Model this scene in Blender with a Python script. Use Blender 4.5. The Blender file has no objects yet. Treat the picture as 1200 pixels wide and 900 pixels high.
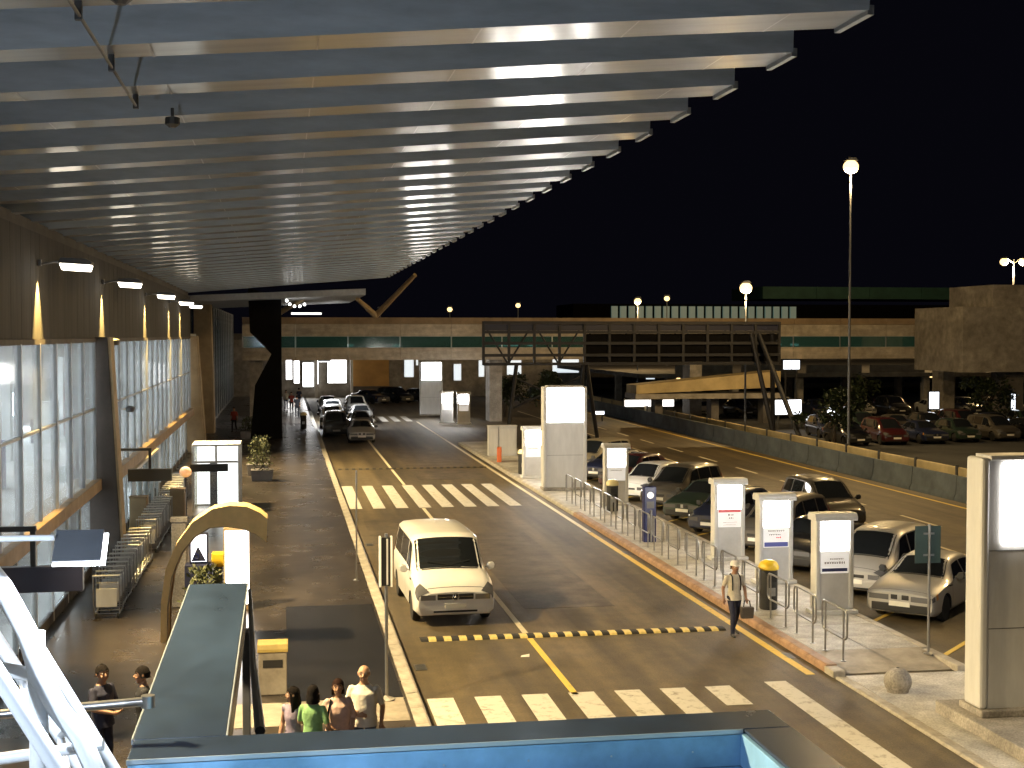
import bpy, bmesh, math, random
from mathutils import Vector, Matrix, Euler
R = math.radians
random.seed(7)
scene = bpy.context.scene
COL = scene.collection

# ------------------------------------------------------------------ camera
cam_d = bpy.data.cameras.new('camera')
cam = bpy.data.objects.new('camera', cam_d); COL.objects.link(cam)
cam.location = (0, 0, 6.8)
cam.rotation_euler = (R(90 - 2.053), 0, R(-9.6025))
cam_d.sensor_fit = 'HORIZONTAL'; cam_d.sensor_width = 36; cam_d.lens = 47.7
cam_d.clip_start = 0.1; cam_d.clip_end = 3000
scene.camera = cam

# ------------------------------------------------------------------ night sky
world = bpy.data.worlds.new('World'); scene.world = world
world.use_nodes = True
wn = world.node_tree.nodes; wl = world.node_tree.links
bg = wn['Background']
sky = wn.new('ShaderNodeTexSky'); sky.sky_type = 'NISHITA'; sky.sun_disc = False
sky.sun_elevation = R(-8); sky.sun_rotation = R(200)
mixc = wn.new('ShaderNodeMixRGB'); mixc.blend_type = 'ADD'; mixc.inputs[0].default_value = 1
mixc.inputs[2].default_value = (0.032, 0.031, 0.058, 1)
wl.new(sky.outputs[0], mixc.inputs[1]); wl.new(mixc.outputs[0], bg.inputs[0])
bg.inputs[1].default_value = 0.06

scene.view_settings.view_transform = 'Standard'
scene.view_settings.look = 'None'
scene.view_settings.exposure = 0.0
scene.view_settings.gamma = 1
scene.cycles.use_denoising = True
scene.cycles.max_bounces = 6
scene.cycles.sample_clamp_indirect = 3.0
scene.cycles.caustics_reflective = False
scene.cycles.caustics_refractive = False

# ------------------------------------------------------------------ materials
MATS = {}
def mat(name, color, rough=.6, metal=0., noise=0., nscale=3., bump=0., bscale=30., coat=0., emit=None, estr=0.,
        col2=None, stretch=(1, 1, 1), spec=.5, coords='Object'):
    m = bpy.data.materials.new(name); m.use_nodes = True; MATS[name] = m
    nt = m.node_tree; b = nt.nodes['Principled BSDF']
    b.inputs['Base Color'].default_value = (*color, 1)
    b.inputs['Roughness'].default_value = rough; b.inputs['Metallic'].default_value = metal
    b.inputs['Specular IOR Level'].default_value = spec
    if coat:
        b.inputs['Coat Weight'].default_value = coat; b.inputs['Coat Roughness'].default_value = .06
    if emit:
        b.inputs['Emission Color'].default_value = (*emit, 1); b.inputs['Emission Strength'].default_value = estr
    if noise or bump:
        tc = nt.nodes.new('ShaderNodeTexCoord'); mp = nt.nodes.new('ShaderNodeMapping')
        mp.inputs['Scale'].default_value = stretch
        nt.links.new(tc.outputs[coords], mp.inputs[0])
    if noise:
        n = nt.nodes.new('ShaderNodeTexNoise'); n.inputs['Scale'].default_value = nscale
        n.inputs['Detail'].default_value = 6; n.inputs['Roughness'].default_value = .65
        nt.links.new(mp.outputs[0], n.inputs['Vector'])
        r = nt.nodes.new('ShaderNodeMapRange'); r.inputs[1].default_value = .33; r.inputs[2].default_value = .67
        nt.links.new(n.outputs['Fac'], r.inputs[0])
        mx = nt.nodes.new('ShaderNodeMixRGB')
        c2 = col2 if col2 else tuple(c * (1 - noise) for c in color)
        mx.inputs[1].default_value = (*c2, 1); mx.inputs[2].default_value = (*[min(1, c * (1 + .4 * noise)) for c in color], 1)
        nt.links.new(r.outputs[0], mx.inputs[0]); nt.links.new(mx.outputs[0], b.inputs['Base Color'])
        rr = nt.nodes.new('ShaderNodeMapRange'); rr.inputs[3].default_value = min(1, rough * 1.15); rr.inputs[4].default_value = rough * .85
        nt.links.new(n.outputs['Fac'], rr.inputs[0]); nt.links.new(rr.outputs[0], b.inputs['Roughness'])
    if bump:
        n2 = nt.nodes.new('ShaderNodeTexNoise'); n2.inputs['Scale'].default_value = bscale; n2.inputs['Detail'].default_value = 4
        nt.links.new(mp.outputs[0], n2.inputs['Vector'])
        bp = nt.nodes.new('ShaderNodeBump'); bp.inputs['Strength'].default_value = bump; bp.inputs['Distance'].default_value = .02
        nt.links.new(n2.outputs['Fac'], bp.inputs['Height']); nt.links.new(bp.outputs[0], b.inputs['Normal'])
    return m
def glow(name, color, strength):
    return mat(name, (.8, .8, .8), .4, emit=color, estr=strength)
def glass(name, tint=(.85, .9, .92), clear=.62, frost=.22, rough=.08):
    m = bpy.data.materials.new(name); m.use_nodes = True; MATS[name] = m
    nt = m.node_tree; nt.nodes.remove(nt.nodes['Principled BSDF']); out = nt.nodes['Material Output']
    tr = nt.nodes.new('ShaderNodeBsdfTransparent'); tr.inputs[0].default_value = (*tint, 1)
    tl = nt.nodes.new('ShaderNodeBsdfTranslucent'); tl.inputs[0].default_value = (*tint, 1)
    df = nt.nodes.new('ShaderNodeBsdfDiffuse'); df.inputs[0].default_value = (*[c * .5 for c in tint], 1)
    gl = nt.nodes.new('ShaderNodeBsdfGlossy'); gl.inputs['Roughness'].default_value = rough
    gl.inputs[0].default_value = (.9, .9, .9, 1)
    a = nt.nodes.new('ShaderNodeMixShader'); a.inputs[0].default_value = .5
    nt.links.new(tl.outputs[0], a.inputs[1]); nt.links.new(df.outputs[0], a.inputs[2])
    b = nt.nodes.new('ShaderNodeMixShader'); b.inputs[0].default_value = frost / max(.01, clear + frost)
    nt.links.new(tr.outputs[0], b.inputs[1]); nt.links.new(a.outputs[0], b.inputs[2])
    c = nt.nodes.new('ShaderNodeMixShader'); c.inputs[0].default_value = 1 - clear - frost
    nt.links.new(b.outputs[0], c.inputs[1]); nt.links.new(gl.outputs[0], c.inputs[2])
    nt.links.new(c.outputs[0], out.inputs[0])
    return m
def worn(name, color, under, amount=.45, rough=.6, nscale=9.):
    """road paint with the surface showing through where it is worn"""
    m = mat(name, color, rough, bump=.1, bscale=60); nt = m.node_tree; b = nt.nodes['Principled BSDF']
    tc = nt.nodes.new('ShaderNodeTexCoord'); n = nt.nodes.new('ShaderNodeTexNoise')
    n.inputs['Scale'].default_value = nscale; n.inputs['Detail'].default_value = 8; n.inputs['Roughness'].default_value = .75
    nt.links.new(tc.outputs['Object'], n.inputs['Vector'])
    r = nt.nodes.new('ShaderNodeMapRange'); r.inputs[1].default_value = amount - .08; r.inputs[2].default_value = amount + .08
    nt.links.new(n.outputs['Fac'], r.inputs[0])
    mx = nt.nodes.new('ShaderNodeMixRGB'); mx.inputs[1].default_value = (*under, 1); mx.inputs[2].default_value = (*color, 1)
    nt.links.new(r.outputs[0], mx.inputs[0]); nt.links.new(mx.outputs[0], b.inputs['Base Color'])
    return m

ASPH = (.115, .084, .040)
mat('asphalt', ASPH, .62, noise=.45, nscale=.35, bump=.5, bscale=55, stretch=(1.6, .22, 1))
mat('asphalt_patch', (.090, .066, .034), .6, noise=.4, nscale=1.2, bump=.5, bscale=55)
def streak(m, sx, sy, scale, lo, hi):
    """multiply the base colour by long streaks (tyre tracks, wear) and by fine grain"""
    nt = m.node_tree; b = nt.nodes['Principled BSDF']; src = b.inputs['Base Color'].links[0].from_socket
    tc = nt.nodes.new('ShaderNodeTexCoord')
    for (a, c, s, l, h) in ((sx, sy, scale, lo, hi), (1, 1, 26, .72, 1.22), (1, 1, 2.2, .8, 1.15)):
        mp = nt.nodes.new('ShaderNodeMapping'); mp.inputs['Scale'].default_value = (a, c, 1); nt.links.new(tc.outputs['Object'], mp.inputs[0])
        n = nt.nodes.new('ShaderNodeTexNoise'); n.inputs['Scale'].default_value = s; n.inputs['Detail'].default_value = 5; nt.links.new(mp.outputs[0], n.inputs['Vector'])
        r = nt.nodes.new('ShaderNodeMapRange'); r.inputs[1].default_value = .32; r.inputs[2].default_value = .68; r.inputs[3].default_value = l; r.inputs[4].default_value = h
        nt.links.new(n.outputs['Fac'], r.inputs[0])
        mx = nt.nodes.new('ShaderNodeMixRGB'); mx.blend_type = 'MULTIPLY'; mx.inputs[0].default_value = 1
        nt.links.new(src, mx.inputs[1]); nt.links.new(r.outputs[0], mx.inputs[2]); src = mx.outputs[0]
    nt.links.new(src, b.inputs['Base Color'])
streak(MATS['asphalt'], 1.3, .03, 1.3, .55, 1.2)
streak(MATS['asphalt_patch'], 1.3, .05, 1.3, .7, 1.15)
mat('ground', (.05, .05, .05), .85, noise=.5, nscale=.2)
mat('pavement', (.058, .047, .038), .28, noise=.4, nscale=.8, bump=.03, bscale=22)
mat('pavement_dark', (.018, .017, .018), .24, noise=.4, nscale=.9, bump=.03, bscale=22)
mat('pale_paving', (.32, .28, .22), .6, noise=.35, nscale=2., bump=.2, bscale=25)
mat('island_paving', (.50, .48, .44), .62, noise=.3, nscale=1.3, bump=.25, bscale=25)
streak(MATS['pavement'], 1, .25, .9, .6, 1.25)
mat('kerb_stone', (.42, .38, .31), .6, noise=.35, nscale=4, bump=.25)
mat('kerb_red', (.33, .20, .12), .6, noise=.35, nscale=4, bump=.25)
worn('paint_white', (.58, .55, .48), (.22, .19, .14), .40, nscale=4)
worn('paint_white_thin', (.66, .58, .40), ASPH, .36, nscale=5)
worn('paint_yellow', (.66, .46, .08), ASPH, .36, nscale=5)
mat('rubber_worn', (.11, .085, .045), .7, noise=.4, nscale=8)
mat('rubber', (.018, .017, .016), .7, noise=.4, nscale=8)
mat('bump_yellow', (.68, .54, .20), .5, noise=.35, nscale=10, bump=.2)
mat('canopy_metal', (.46, .47, .46), .36, metal=.62, noise=.2, nscale=.7, stretch=(.35, 3.5, 2), coat=.85)
MATS['canopy_metal'].node_tree.nodes['Principled BSDF'].inputs['Coat Roughness'].default_value = .15
mat('canopy_web', (.50, .57, .64), .6, metal=0, noise=.3, nscale=1.2, stretch=(.4, 2, 2))
mat('fascia', (.35, .36, .36), .4, metal=.5, noise=.2)
mat('clad_tan', (.040, .036, .030), .8, metal=0, noise=.35, nscale=1.4, stretch=(1, 3, .25))
mat('concrete', (.36, .33, .29), .8, noise=.3, nscale=.9, bump=.2, bscale=12)
mat('concrete_dark', (.14, .13, .125), .85, noise=.35, nscale=1.2, bump=.2, bscale=12)
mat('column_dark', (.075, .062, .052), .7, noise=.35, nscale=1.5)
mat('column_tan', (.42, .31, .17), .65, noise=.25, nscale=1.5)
mat('roof_green', (.05, .15, .12), .6, noise=.3, nscale=.4)
mat('bridge_brown', (.30, .22, .14), .7, noise=.3, nscale=.8)
mat('ledge_brown', (.34, .23, .12), .55, noise=.3, nscale=2)
mat('mullion', (.42, .43, .44), .4, metal=.6, noise=.2)
mat('white_frame', (.78, .78, .76), .4, noise=.12)
mat('white_paint', (.80, .82, .84), .35, noise=.1, nscale=5)
mat('interior', (.72, .72, .70), .7, noise=.15, nscale=.6)
mat('interior_floor', (.35, .34, .33), .3, noise=.2)
glass('facade_glass', (.88, .92, .93), .60, .27)
glass('clear_glass', (.9, .94, .95), .80, .05, .03)
glass('blue_glass', (.42, .50, .52), .45, .25, .06)
glass('green_glass', (.30, .52, .46), .55, .30, .06)
mat('black_panel', (.004, .0035, .0035), .8, noise=.3, spec=.1)
mat('bridge_panel', (.52, .46, .38), .8, noise=.25, nscale=.9, stretch=(.3, 1, 2.5))
mat('sign_navy', (.020, .022, .045), .35)
mat('sign_black', (.012, .012, .012), .4)
mat('totem_metal', (.62, .62, .61), .45, noise=.10, nscale=2.5, stretch=(2, 2, .4))
mat('totem_grey', (.56, .56, .56), .45, noise=.12, nscale=2.5)
mat('steel', (.42, .42, .42), .32, metal=.9, noise=.2, nscale=6)
mat('steel_dark', (.10, .10, .10), .45, metal=.5, noise=.3, nscale=4)
mat('gantry_dark', (.014, .014, .018), .55, noise=.3)
mat('bin_dark', (.03, .03, .03), .5, noise=.25, nscale=5)
mat('lid_ochre', (.46, .34, .10), .45, noise=.2)
mat('bin_yellow', (.78, .52, .03), .4, noise=.12, nscale=5)
mat('cream_lid', (.75, .66, .36), .45, noise=.12)
mat('meter_blue', (.008, .013, .085), .35, noise=.15)
mat('arch_tan', (.80, .56, .24), .5, noise=.2, nscale=2)
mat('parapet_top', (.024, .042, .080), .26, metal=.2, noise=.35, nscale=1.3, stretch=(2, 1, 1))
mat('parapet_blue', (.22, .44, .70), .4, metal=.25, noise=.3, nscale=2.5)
mat('parapet_edge', (.45, .52, .60), .35, metal=.6)
mat('lamp_body', (.16, .17, .19), .45, metal=.4, noise=.15)
mat('barrier_grey', (.095, .11, .115), .75, noise=.35, nscale=1, bump=.2, bscale=14)
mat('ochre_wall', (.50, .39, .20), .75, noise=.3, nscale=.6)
mat('orange_wall', (.62, .36, .12), .7, noise=.2, nscale=.6)
mat('leaf_dark', (.030, .045, .018), .6, noise=.5, nscale=6)
mat('leaf_olive', (.075, .085, .025), .6, noise=.5, nscale=6)
mat('bark', (.06, .045, .03), .8, noise=.3)
mat('plastic_orange', (.70, .16, .04), .45)
mat('sign_green', (.025, .045, .042), .4, noise=.2)
mat('print_red', (.75, .16, .18), .5)
mat('print_blue', (.10, .12, .42), .5)
mat('print_navy', (.04, .05, .15), .5)
mat('print_grey', (.45, .42, .42), .5)
for n_ in ('island_paving', 'concrete', 'bridge_panel'): streak(MATS[n_], 1, 1, .5, .75, 1.12)
# lit things
glow('lit_white', (1, .96, .90), 34.)
glow('lit_white_big', (1, .95, .88), 30.)
glow('lit_panel', (1, .97, .92), 2.6)
glow('lit_panel_low', (1, .96, .92), .42)
glow('lit_screen', (.80, .84, 1), 3.)
glow('lit_door', (1, .98, .95), 8.)
glow('lit_inside', (.88, .95, 1), 42.)
glow('lamp_lens', (1, .88, .70), 11.)
glow('lamp_cool', (.90, .94, 1), 10.)
glow('lamp_sodium', (1, .66, .26), 3.0)
glow('lamp_sodium_far', (1, .66, .28), 2.4)
glow('lit_window', (.85, .95, 1), .9)
glow('lit_teal', (.30, .75, .65), .09)
glow('lit_bill', (.86, .92, 1), 3.)
glow('lit_orange', (1, .42, .10), .8)
# car paints
mat('paint_van', (.84, .82, .77), .32, coat=.8, noise=.05, nscale=2)
mat('paint_silver', (.42, .41, .39), .42, metal=.35, coat=.5)
mat('paint_champagne', (.10, .09, .075), .38, metal=.4, coat=.7)
mat('paint_black', (.012, .012, .012), .28, coat=1)
mat('paint_green', (.02, .035, .025), .3, coat=1)
mat('paint_navy', (.015, .02, .05), .3, coat=1)
mat('paint_carwhite', (.72, .72, .70), .3, coat=.8)
mat('paint_red', (.05, .008, .008), .3, coat=.9)
mat('paint_tan', (.34, .29, .19), .40, metal=.3, coat=.5)
mat('car_glass', (.012, .014, .016), .05, coat=1)
mat('tyre', (.014, .014, .014), .8, noise=.3, nscale=10)
mat('rim', (.45, .45, .44), .35, metal=.8)
mat('well', (.006, .006, .006), .9)
mat('trim_black', (.014, .014, .014), .5)
mat('headlight', (.10, .10, .105), .12, coat=1)
mat('headlight_dark', (.13, .13, .135), .15, coat=1)
mat('chrome', (.7, .7, .7), .15, metal=1)
mat('plate', (.72, .70, .62), .5)
mat('tail_red', (.35, .02, .02), .25, coat=.8)
mat('indicator', (.65, .28, .04), .3, coat=.8)
# people
mat('skin', (.46, .27, .17), .55, noise=.12, nscale=12)
mat('skin_tan', (.33, .18, .11), .55, noise=.12, nscale=12)
mat('hair_dark', (.012, .009, .008), .9, noise=.6, nscale=60, spec=.15, bump=1., bscale=70)
mat('hair_brown', (.030, .013, .009), .9, noise=.6, nscale=60, spec=.15, bump=1., bscale=70)
mat('hair_grey', (.20, .17, .14), .6, noise=.3, nscale=40)
mat('cloth_white', (.72, .69, .62), .85, noise=.14, nscale=9, bump=.9, bscale=10)
mat('cloth_pink', (.66, .46, .40), .85, noise=.18, nscale=9, bump=.9, bscale=10)
mat('cloth_green', (.26, .48, .20), .85, noise=.22, nscale=9, bump=.9, bscale=10)
mat('cloth_lilac', (.30, .25, .34), .85, noise=.22, nscale=9, bump=.9, bscale=10)
mat('cloth_navy', (.018, .020, .045), .85, noise=.3, nscale=9, bump=.9, bscale=10)
mat('cloth_dark', (.014, .014, .018), .85, noise=.3, nscale=9, bump=.9, bscale=10)
mat('cloth_jeans', (.06, .08, .14), .85, noise=.3, nscale=9, bump=.9, bscale=10)
mat('cloth_cream', (.55, .50, .40), .85, noise=.18, nscale=9, bump=.9, bscale=10)
mat('cloth_red', (.35, .05, .03), .85, noise=.2, nscale=9)
mat('shoe', (.02, .018, .016), .5)
mat('eye_white', (.7, .68, .64), .3)
mat('lips', (.34, .13, .10), .5)

# ------------------------------------------------------------------ mesh helpers
class MB:
    def __init__(s): s.v = []; s.f = []; s.m = []; s.M = Matrix()
    def add(s, vs, fs, m=0):
        o = len(s.v); s.v += [tuple(s.M @ Vector(p)) for p in vs]
        s.f += [[i + o for i in f] for f in fs]; s.m += [m] * len(fs); return s
    def box(s, x0, x1, y0, y1, z0, z1, m=0):
        return s.add([(x0,y0,z0),(x1,y0,z0),(x1,y1,z0),(x0,y1,z0),(x0,y0,z1),(x1,y0,z1),(x1,y1,z1),(x0,y1,z1)],
                     [(0,3,2,1),(4,5,6,7),(0,1,5,4),(1,2,6,5),(2,3,7,6),(3,0,4,7)], m)
    def tube(s, pts, r, n=8, m=0, cap=True):
        pts = [Vector(p) for p in pts]; k = len(pts)
        rs = r if isinstance(r, (list, tuple)) else [r] * k
        vs = []; prev = None
        for i, p in enumerate(pts):
            d = (pts[min(i+1, k-1)] - pts[max(i-1, 0)]).normalized()
            if prev is None:
                a = Vector((0, 0, 1)) if abs(d.z) < .9 else Vector((1, 0, 0)); a = (a - d * a.dot(d)).normalized()
            else:
                a = (prev - d * prev.dot(d)).normalized()
            prev = a; b = d.cross(a)
            for j in range(n):
                t = 2 * math.pi * j / n; vs.append(p + (a * math.cos(t) + b * math.sin(t)) * rs[i])
        fs = [(i*n+j, i*n+(j+1) % n, (i+1)*n+(j+1) % n, (i+1)*n+j) for i in range(k-1) for j in range(n)]
        if cap: fs += [tuple(range(n-1, -1, -1)), tuple(range((k-1)*n, k*n))]
        return s.add(vs, fs, m)
    def lathe(s, prof, n=16, m=0, c=(0, 0, 0)):
        vs = []; k = len(prof)
        for r, z in prof:
            for j in range(n):
                t = 2*math.pi*j/n; vs.append((c[0]+r*math.cos(t), c[1]+r*math.sin(t), c[2]+z))
        fs = [(i*n+j, i*n+(j+1) % n, (i+1)*n+(j+1) % n, (i+1)*n+j) for i in range(k-1) for j in range(n)]
        fs += [tuple(range(n-1, -1, -1)), tuple(range((k-1)*n, k*n))]
        return s.add(vs, fs, m)
    def prism(s, poly, axis, a, b, m=0):
        """extrude a 2D polygon along x, y or z from a to b"""
        def P(p, t):
            return {'x': (t, p[0], p[1]), 'y': (p[0], t, p[1]), 'z': (p[0], p[1], t)}[axis]
        n = len(poly); vs = [P(p, a) for p in poly] + [P(p, b) for p in poly]
        return s.add(vs, [tuple(range(n-1, -1, -1)), tuple(range(n, 2*n))] + [(i, (i+1) % n, n+(i+1) % n, n+i) for i in range(n)], m)
    def ball(s, c, r, n=12, k=8, m=0):
        rx, ry, rz = r if isinstance(r, (tuple, list)) else (r, r, r)
        vs = [(c[0], c[1], c[2]-rz)]
        for i in range(1, k):
            a = math.pi*i/k
            for j in range(n):
                t = 2*math.pi*j/n
                vs.append((c[0]+rx*math.sin(a)*math.cos(t), c[1]+ry*math.sin(a)*math.sin(t), c[2]-rz*math.cos(a)))
        vs.append((c[0], c[1], c[2]+rz)); e = len(vs)-1
        fs = [(0, 1+(j+1) % n, 1+j) for j in range(n)]
        for i in range(k-2):
            for j in range(n):
                fs.append((1+i*n+j, 1+i*n+(j+1) % n, 1+(i+1)*n+(j+1) % n, 1+(i+1)*n+j))
        fs += [(e, 1+(k-2)*n+j, 1+(k-2)*n+(j+1) % n) for j in range(n)]
        return s.add(vs, fs, m)
    def mesh(s, name, mats, smooth=False):
        me = bpy.data.meshes.new(name); me.from_pydata(s.v, [], s.f)
        for m in (mats if isinstance(mats, (list, tuple)) else [mats]): me.materials.append(MATS[m])
        if max(s.m, default=0): me.polygons.foreach_set('material_index', s.m)
        bm = bmesh.new(); bm.from_mesh(me); bmesh.ops.recalc_face_normals(bm, faces=bm.faces[:]); bm.to_mesh(me); bm.free()
        if smooth:
            me.polygons.foreach_set('use_smooth', [True]*len(me.polygons)); me.set_sharp_from_angle(angle=R(38))
        me.update(); return me
    def build(s, name, mats, parent=None, smooth=False, bevel=0, loc=None):
        return link(name, s.mesh(name, mats, smooth), parent, bevel, loc)
def link(name, me, parent=None, bevel=0, loc=None):
    o = bpy.data.objects.new(name, me); COL.objects.link(o); o.parent = parent
    if loc: o.location = loc
    if bevel:
        b = o.modifiers.new('bevel', 'BEVEL'); b.width = bevel; b.segments = 2; b.limit_method = 'ANGLE'
    return o
def tag(o, label, cat, group=None):
    o['label'] = label; o['category'] = cat
    if group: o['group'] = group
    return o
def struct(o, kind='structure'): o['kind'] = kind; return o
def thing(name, label, cat, loc=(0, 0, 0), rz=0, group=None):
    o = bpy.data.objects.new(name, None); COL.objects.link(o)
    o.location = loc; o.rotation_euler = (0, 0, rz); o.empty_display_size = .3
    return tag(o, label, cat, group)
def dup(root, loc, rz=None, label=None, group=None):
    def cp(o, p):
        c = o.copy(); COL.objects.link(c); c.parent = p
        for ch in list(o.children): cp(ch, c)
        return c
    r = cp(root, None); r.location = loc
    if rz is not None: r.rotation_euler = (0, 0, rz)
    if label: r['label'] = label
    if group: r['group'] = group
    return r
def light(name, kind, loc, power, color, parent=None, target=None, size=.1, angle=120, blend=.5):
    d = bpy.data.lights.new(name, kind); d.energy = power; d.color = color
    if kind in ('POINT', 'SPOT'): d.shadow_soft_size = size
    if kind == 'AREA': d.size = size
    if kind == 'SPOT': d.spot_size = R(angle); d.spot_blend = blend
    o = bpy.data.objects.new(name, d); COL.objects.link(o); o.location = loc
    if target is not None:
        o.rotation_euler = (Vector(target) - Vector(loc)).to_track_quat('-Z', 'Y').to_euler()
    o.parent = parent
    return o

# ================================================================== SETTING
def sheet(name, x0, x1, y0, y1, z, m, parent=None, th=.3):
    return MB().box(x0, x1, y0, y1, z - th, z).build(name, m, parent)
struct(sheet('ground', -400, 600, -60, 900, -.05, 'ground'))
road = struct(sheet('road', 2.5, 27.2, -30, 420, 0, 'asphalt'))
# older resurfacing patches in the carriageway
for i, (x0, x1, y0, y1) in enumerate([(5.9, 8.2, 33, 46), (2.9, 5.0, 40, 50), (6.3, 9.6, 63.5, 80), (20.8, 22.6, 30, 60)]):
    sheet('asphalt_patch', x0, x1, y0, y1, .004, 'asphalt_patch', road, .003)

# ---- painted markings (each a sheet of its own, 4 mm proud)
def paint(name, x0, x1, y0, y1, m, z=.008):
    return sheet(name, x0, x1, y0, y1, z, m, road, .006)
for i in range(7):
    x = 2.62 + .90 * i; paint('crossing_stripe', x, x + .50, 23.1 if i < 6 else 23.7, 25.05, 'paint_white')
paint('long_crossing_bar', 9.28, 9.72, 18.5, 25.2, 'paint_white')
for i in range(8):
    x = 2.58 + .905 * i; paint('crossing_stripe', x, x + .48, 53.2, 61.3, 'paint_white')
for i in range(8):
    x = 3.0 + .95 * i; paint('crossing_stripe', x, x + .5, 107, 113.5, 'paint_white')
# lane divider: broken into the stretches the photo shows
for y0, y1 in ((24.9, 29.72), (30.28, 53.0), (61.5, 68.6), (69.4, 106.5)):
    paint('lane_line', 5.37, 5.50, y0, y1, 'paint_yellow' if y0 < 30 else 'paint_white_thin')
paint('edge_line', 10.32, 10.50, 25.6, 45.5, 'paint_yellow')
paint('edge_line', 10.34, 10.50, 45.6, 106.5, 'paint_white_thin')
paint('edge_line', 26.35, 26.50, 12, 200, 'paint_yellow')
paint('edge_line', 20.75, 20.87, 28, 120, 'paint_white_thin')
for i in range(12):
    y = 38.5 + 6.3 * i; paint('lane_dash', 22.95, 23.08, y, y + 3.1, 'paint_white_thin')
# angled bay lines at 45 degrees
for i in range(12):
    y = 26.6 + 3.5 * i
    b = MB(); b.M = Matrix.Translation((13.75, y, 0)) @ Matrix.Rotation(R(-45), 4, 'Z')
    b.box(-.06, .06, 0, 6.6, .002, .008).build('bay_line', 'paint_yellow', road)
# drain covers and a scrap of litter
for x, y in ((10.6, 27.2), (10.6, 41), (2.75, 27.5), (2.75, 44)):
    b = MB().box(x - .12, x + .12, y - .25, y + .25, .002, .010)
    for k in range(5): b.box(x - .09, x + .09, y - .2 + .09 * k, y - .16 + .09 * k, .010, .014)
    b.build('drain_grate', 'steel_dark', road)
tag(MB().add([(4.92,28.0,.012),(5.1,27.95,.02),(5.13,28.1,.05),(4.96,28.12,.015),(5.02,28.03,.05)],
             [(0,1,4),(1,2,4),(2,3,4),(3,0,4)]).build('litter', 'cloth_white'), 'small crumpled paper scrap lying on the road in front of the van', 'litter')

# ---- speed humps: alternating rubber segments
def speed_hump(y, x0, n, w, label, name='speed_hump', ym='bump_yellow'):
    t = thing(name, label, 'speed hump', (x0, y, 0), 0, 'rubber speed humps across the road')
    prof = [(-.22, .001), (-.17, .03), (-.08, .048), (.08, .048), (.17, .03), (.22, .001)]
    mA = MB().prism(prof, 'x', 0, w * .98).mesh('hump_yellow', ym); mB = MB().prism(prof, 'x', 0, w * .98).mesh('hump_black', 'rubber')
    for i in range(n):
        link('rubber_segment', mA if i % 2 else mB, t, loc=(i * w, 0, 0))
    return t
speed_hump(30.0, 3.0, 41, .172, 'yellow and black striped rubber speed hump just in front of the white van')
speed_hump(69.0, 2.75, 44, .172, 'faint striped rubber speed hump beyond the far zebra crossing', ym='rubber_worn')

# ---- terminal pavement with kerb stones
pav = struct(sheet('pavement', -30, 2.2, -30, 400, .15, 'pavement', th=.4))
sheet('pavement_sheet', .05, 2.15, 24.75, 33.5, .154, 'pavement_dark', pav, .003)  # darker sheet over the pavement beside the kerb
sheet('pavement_sheet', -1.3, 2.15, 23.2, 24.7, .156, 'pale_paving', pav, .003)  # paler sheet across the pavement, in line with the near crossing
kb = MB().prism([(0, -.1), (.28, -.1), (.28, .11), (.25, .145), (.22, .155), (0, .155)], 'y', 0, .985).mesh('kerb_stone', 'kerb_stone')
for i in range(104): link('kerb_stone', kb, pav, loc=(2.21, 16 + i, 0))
# beyond the far crossing the kerb swings away to the left
for i in range(9):
    a = R(7 * i); 
    if i > 0:
        k = link('kerb_stone', kb, pav, loc=(2.21 - .06 * i * i, 119.5 + .95 * i, 0)); k.rotation_euler.z = R(5 * i)

# ---- long central island
isl = struct(MB().box(11.02, 13.4, 26.9, 84, -.2, .15).build('traffic_island', 'island_paving'))
# slabs: shallow proud pavers on the near stretch
pv = MB().box(0, 1.16, 0, 1.16, 0, .006).mesh('paving_slab', 'island_paving')
for i in range(14):
    for j in range(2): link('paving_slab', pv, isl, loc=(11.04 + 1.185 * j, 26.93 + 1.18 * i, .15))
MB().add([(11.02,25.5,.012),(13.4,25.5,.012),(13.4,26.9,.15),(11.02,26.9,.15),(11.02,26.9,-.1),(13.4,26.9,-.1)],
         [(0,1,2,3),(0,3,4),(1,5,2),(0,4,5,1),(3,2,5,4)]).build('ramp', 'pale_paving', isl)
MB().box(13.4, 13.62, 25.3, 26.8, -.1, .14).build('kerb_end', 'kerb_stone', isl, bevel=.02)
MB().box(10.75, 11.02, 25.3, 25.75, -.1, .13).build('kerb_end', 'kerb_stone', isl, bevel=.02)
kr = MB().prism([(0, -.1), (.26, -.1), (.26, .155), (.06, .155), (.02, .13), (0, .10)], 'y', 0, .985)
krm = kr.mesh('kerb_red', 'kerb_red'); krs = kr.mesh('kerb_pale', 'kerb_stone')
for i in range(58):
    link('kerb_stone', krm if i < 24 else krs, isl, loc=(10.76, 25.75 + i, 0))
kr2 = MB().prism([(0, -.1), (.2, -.1), (.2, .13), (.17, .155), (0, .155)], 'y', 0, .985).mesh('kerb_pale2', 'kerb_stone')
for i in range(57): link('kerb_stone', kr2, isl, loc=(13.41, 26.85 + i, 0))
# the crossing point at road level, then the plinth under the near totem
cr = struct(sheet('crossing_point', 11.02, 14.6, 8, 25.28, .03, 'island_paving', th=.2))
kc = MB().prism([(0, -.1), (.24, -.1), (.24, .035), (.03, .05), (0, .03)], 'y', 0, .985).mesh('kerb_flush', 'kerb_stone')
for i in range(15): link('kerb_stone', kc, cr, loc=(10.76, 10.2 + i, 0))
pl = struct(MB().box(11.55, 14.4, 19.3, 22.6, -.1, .24).build('plinth', 'concrete', bevel=.02))

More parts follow.
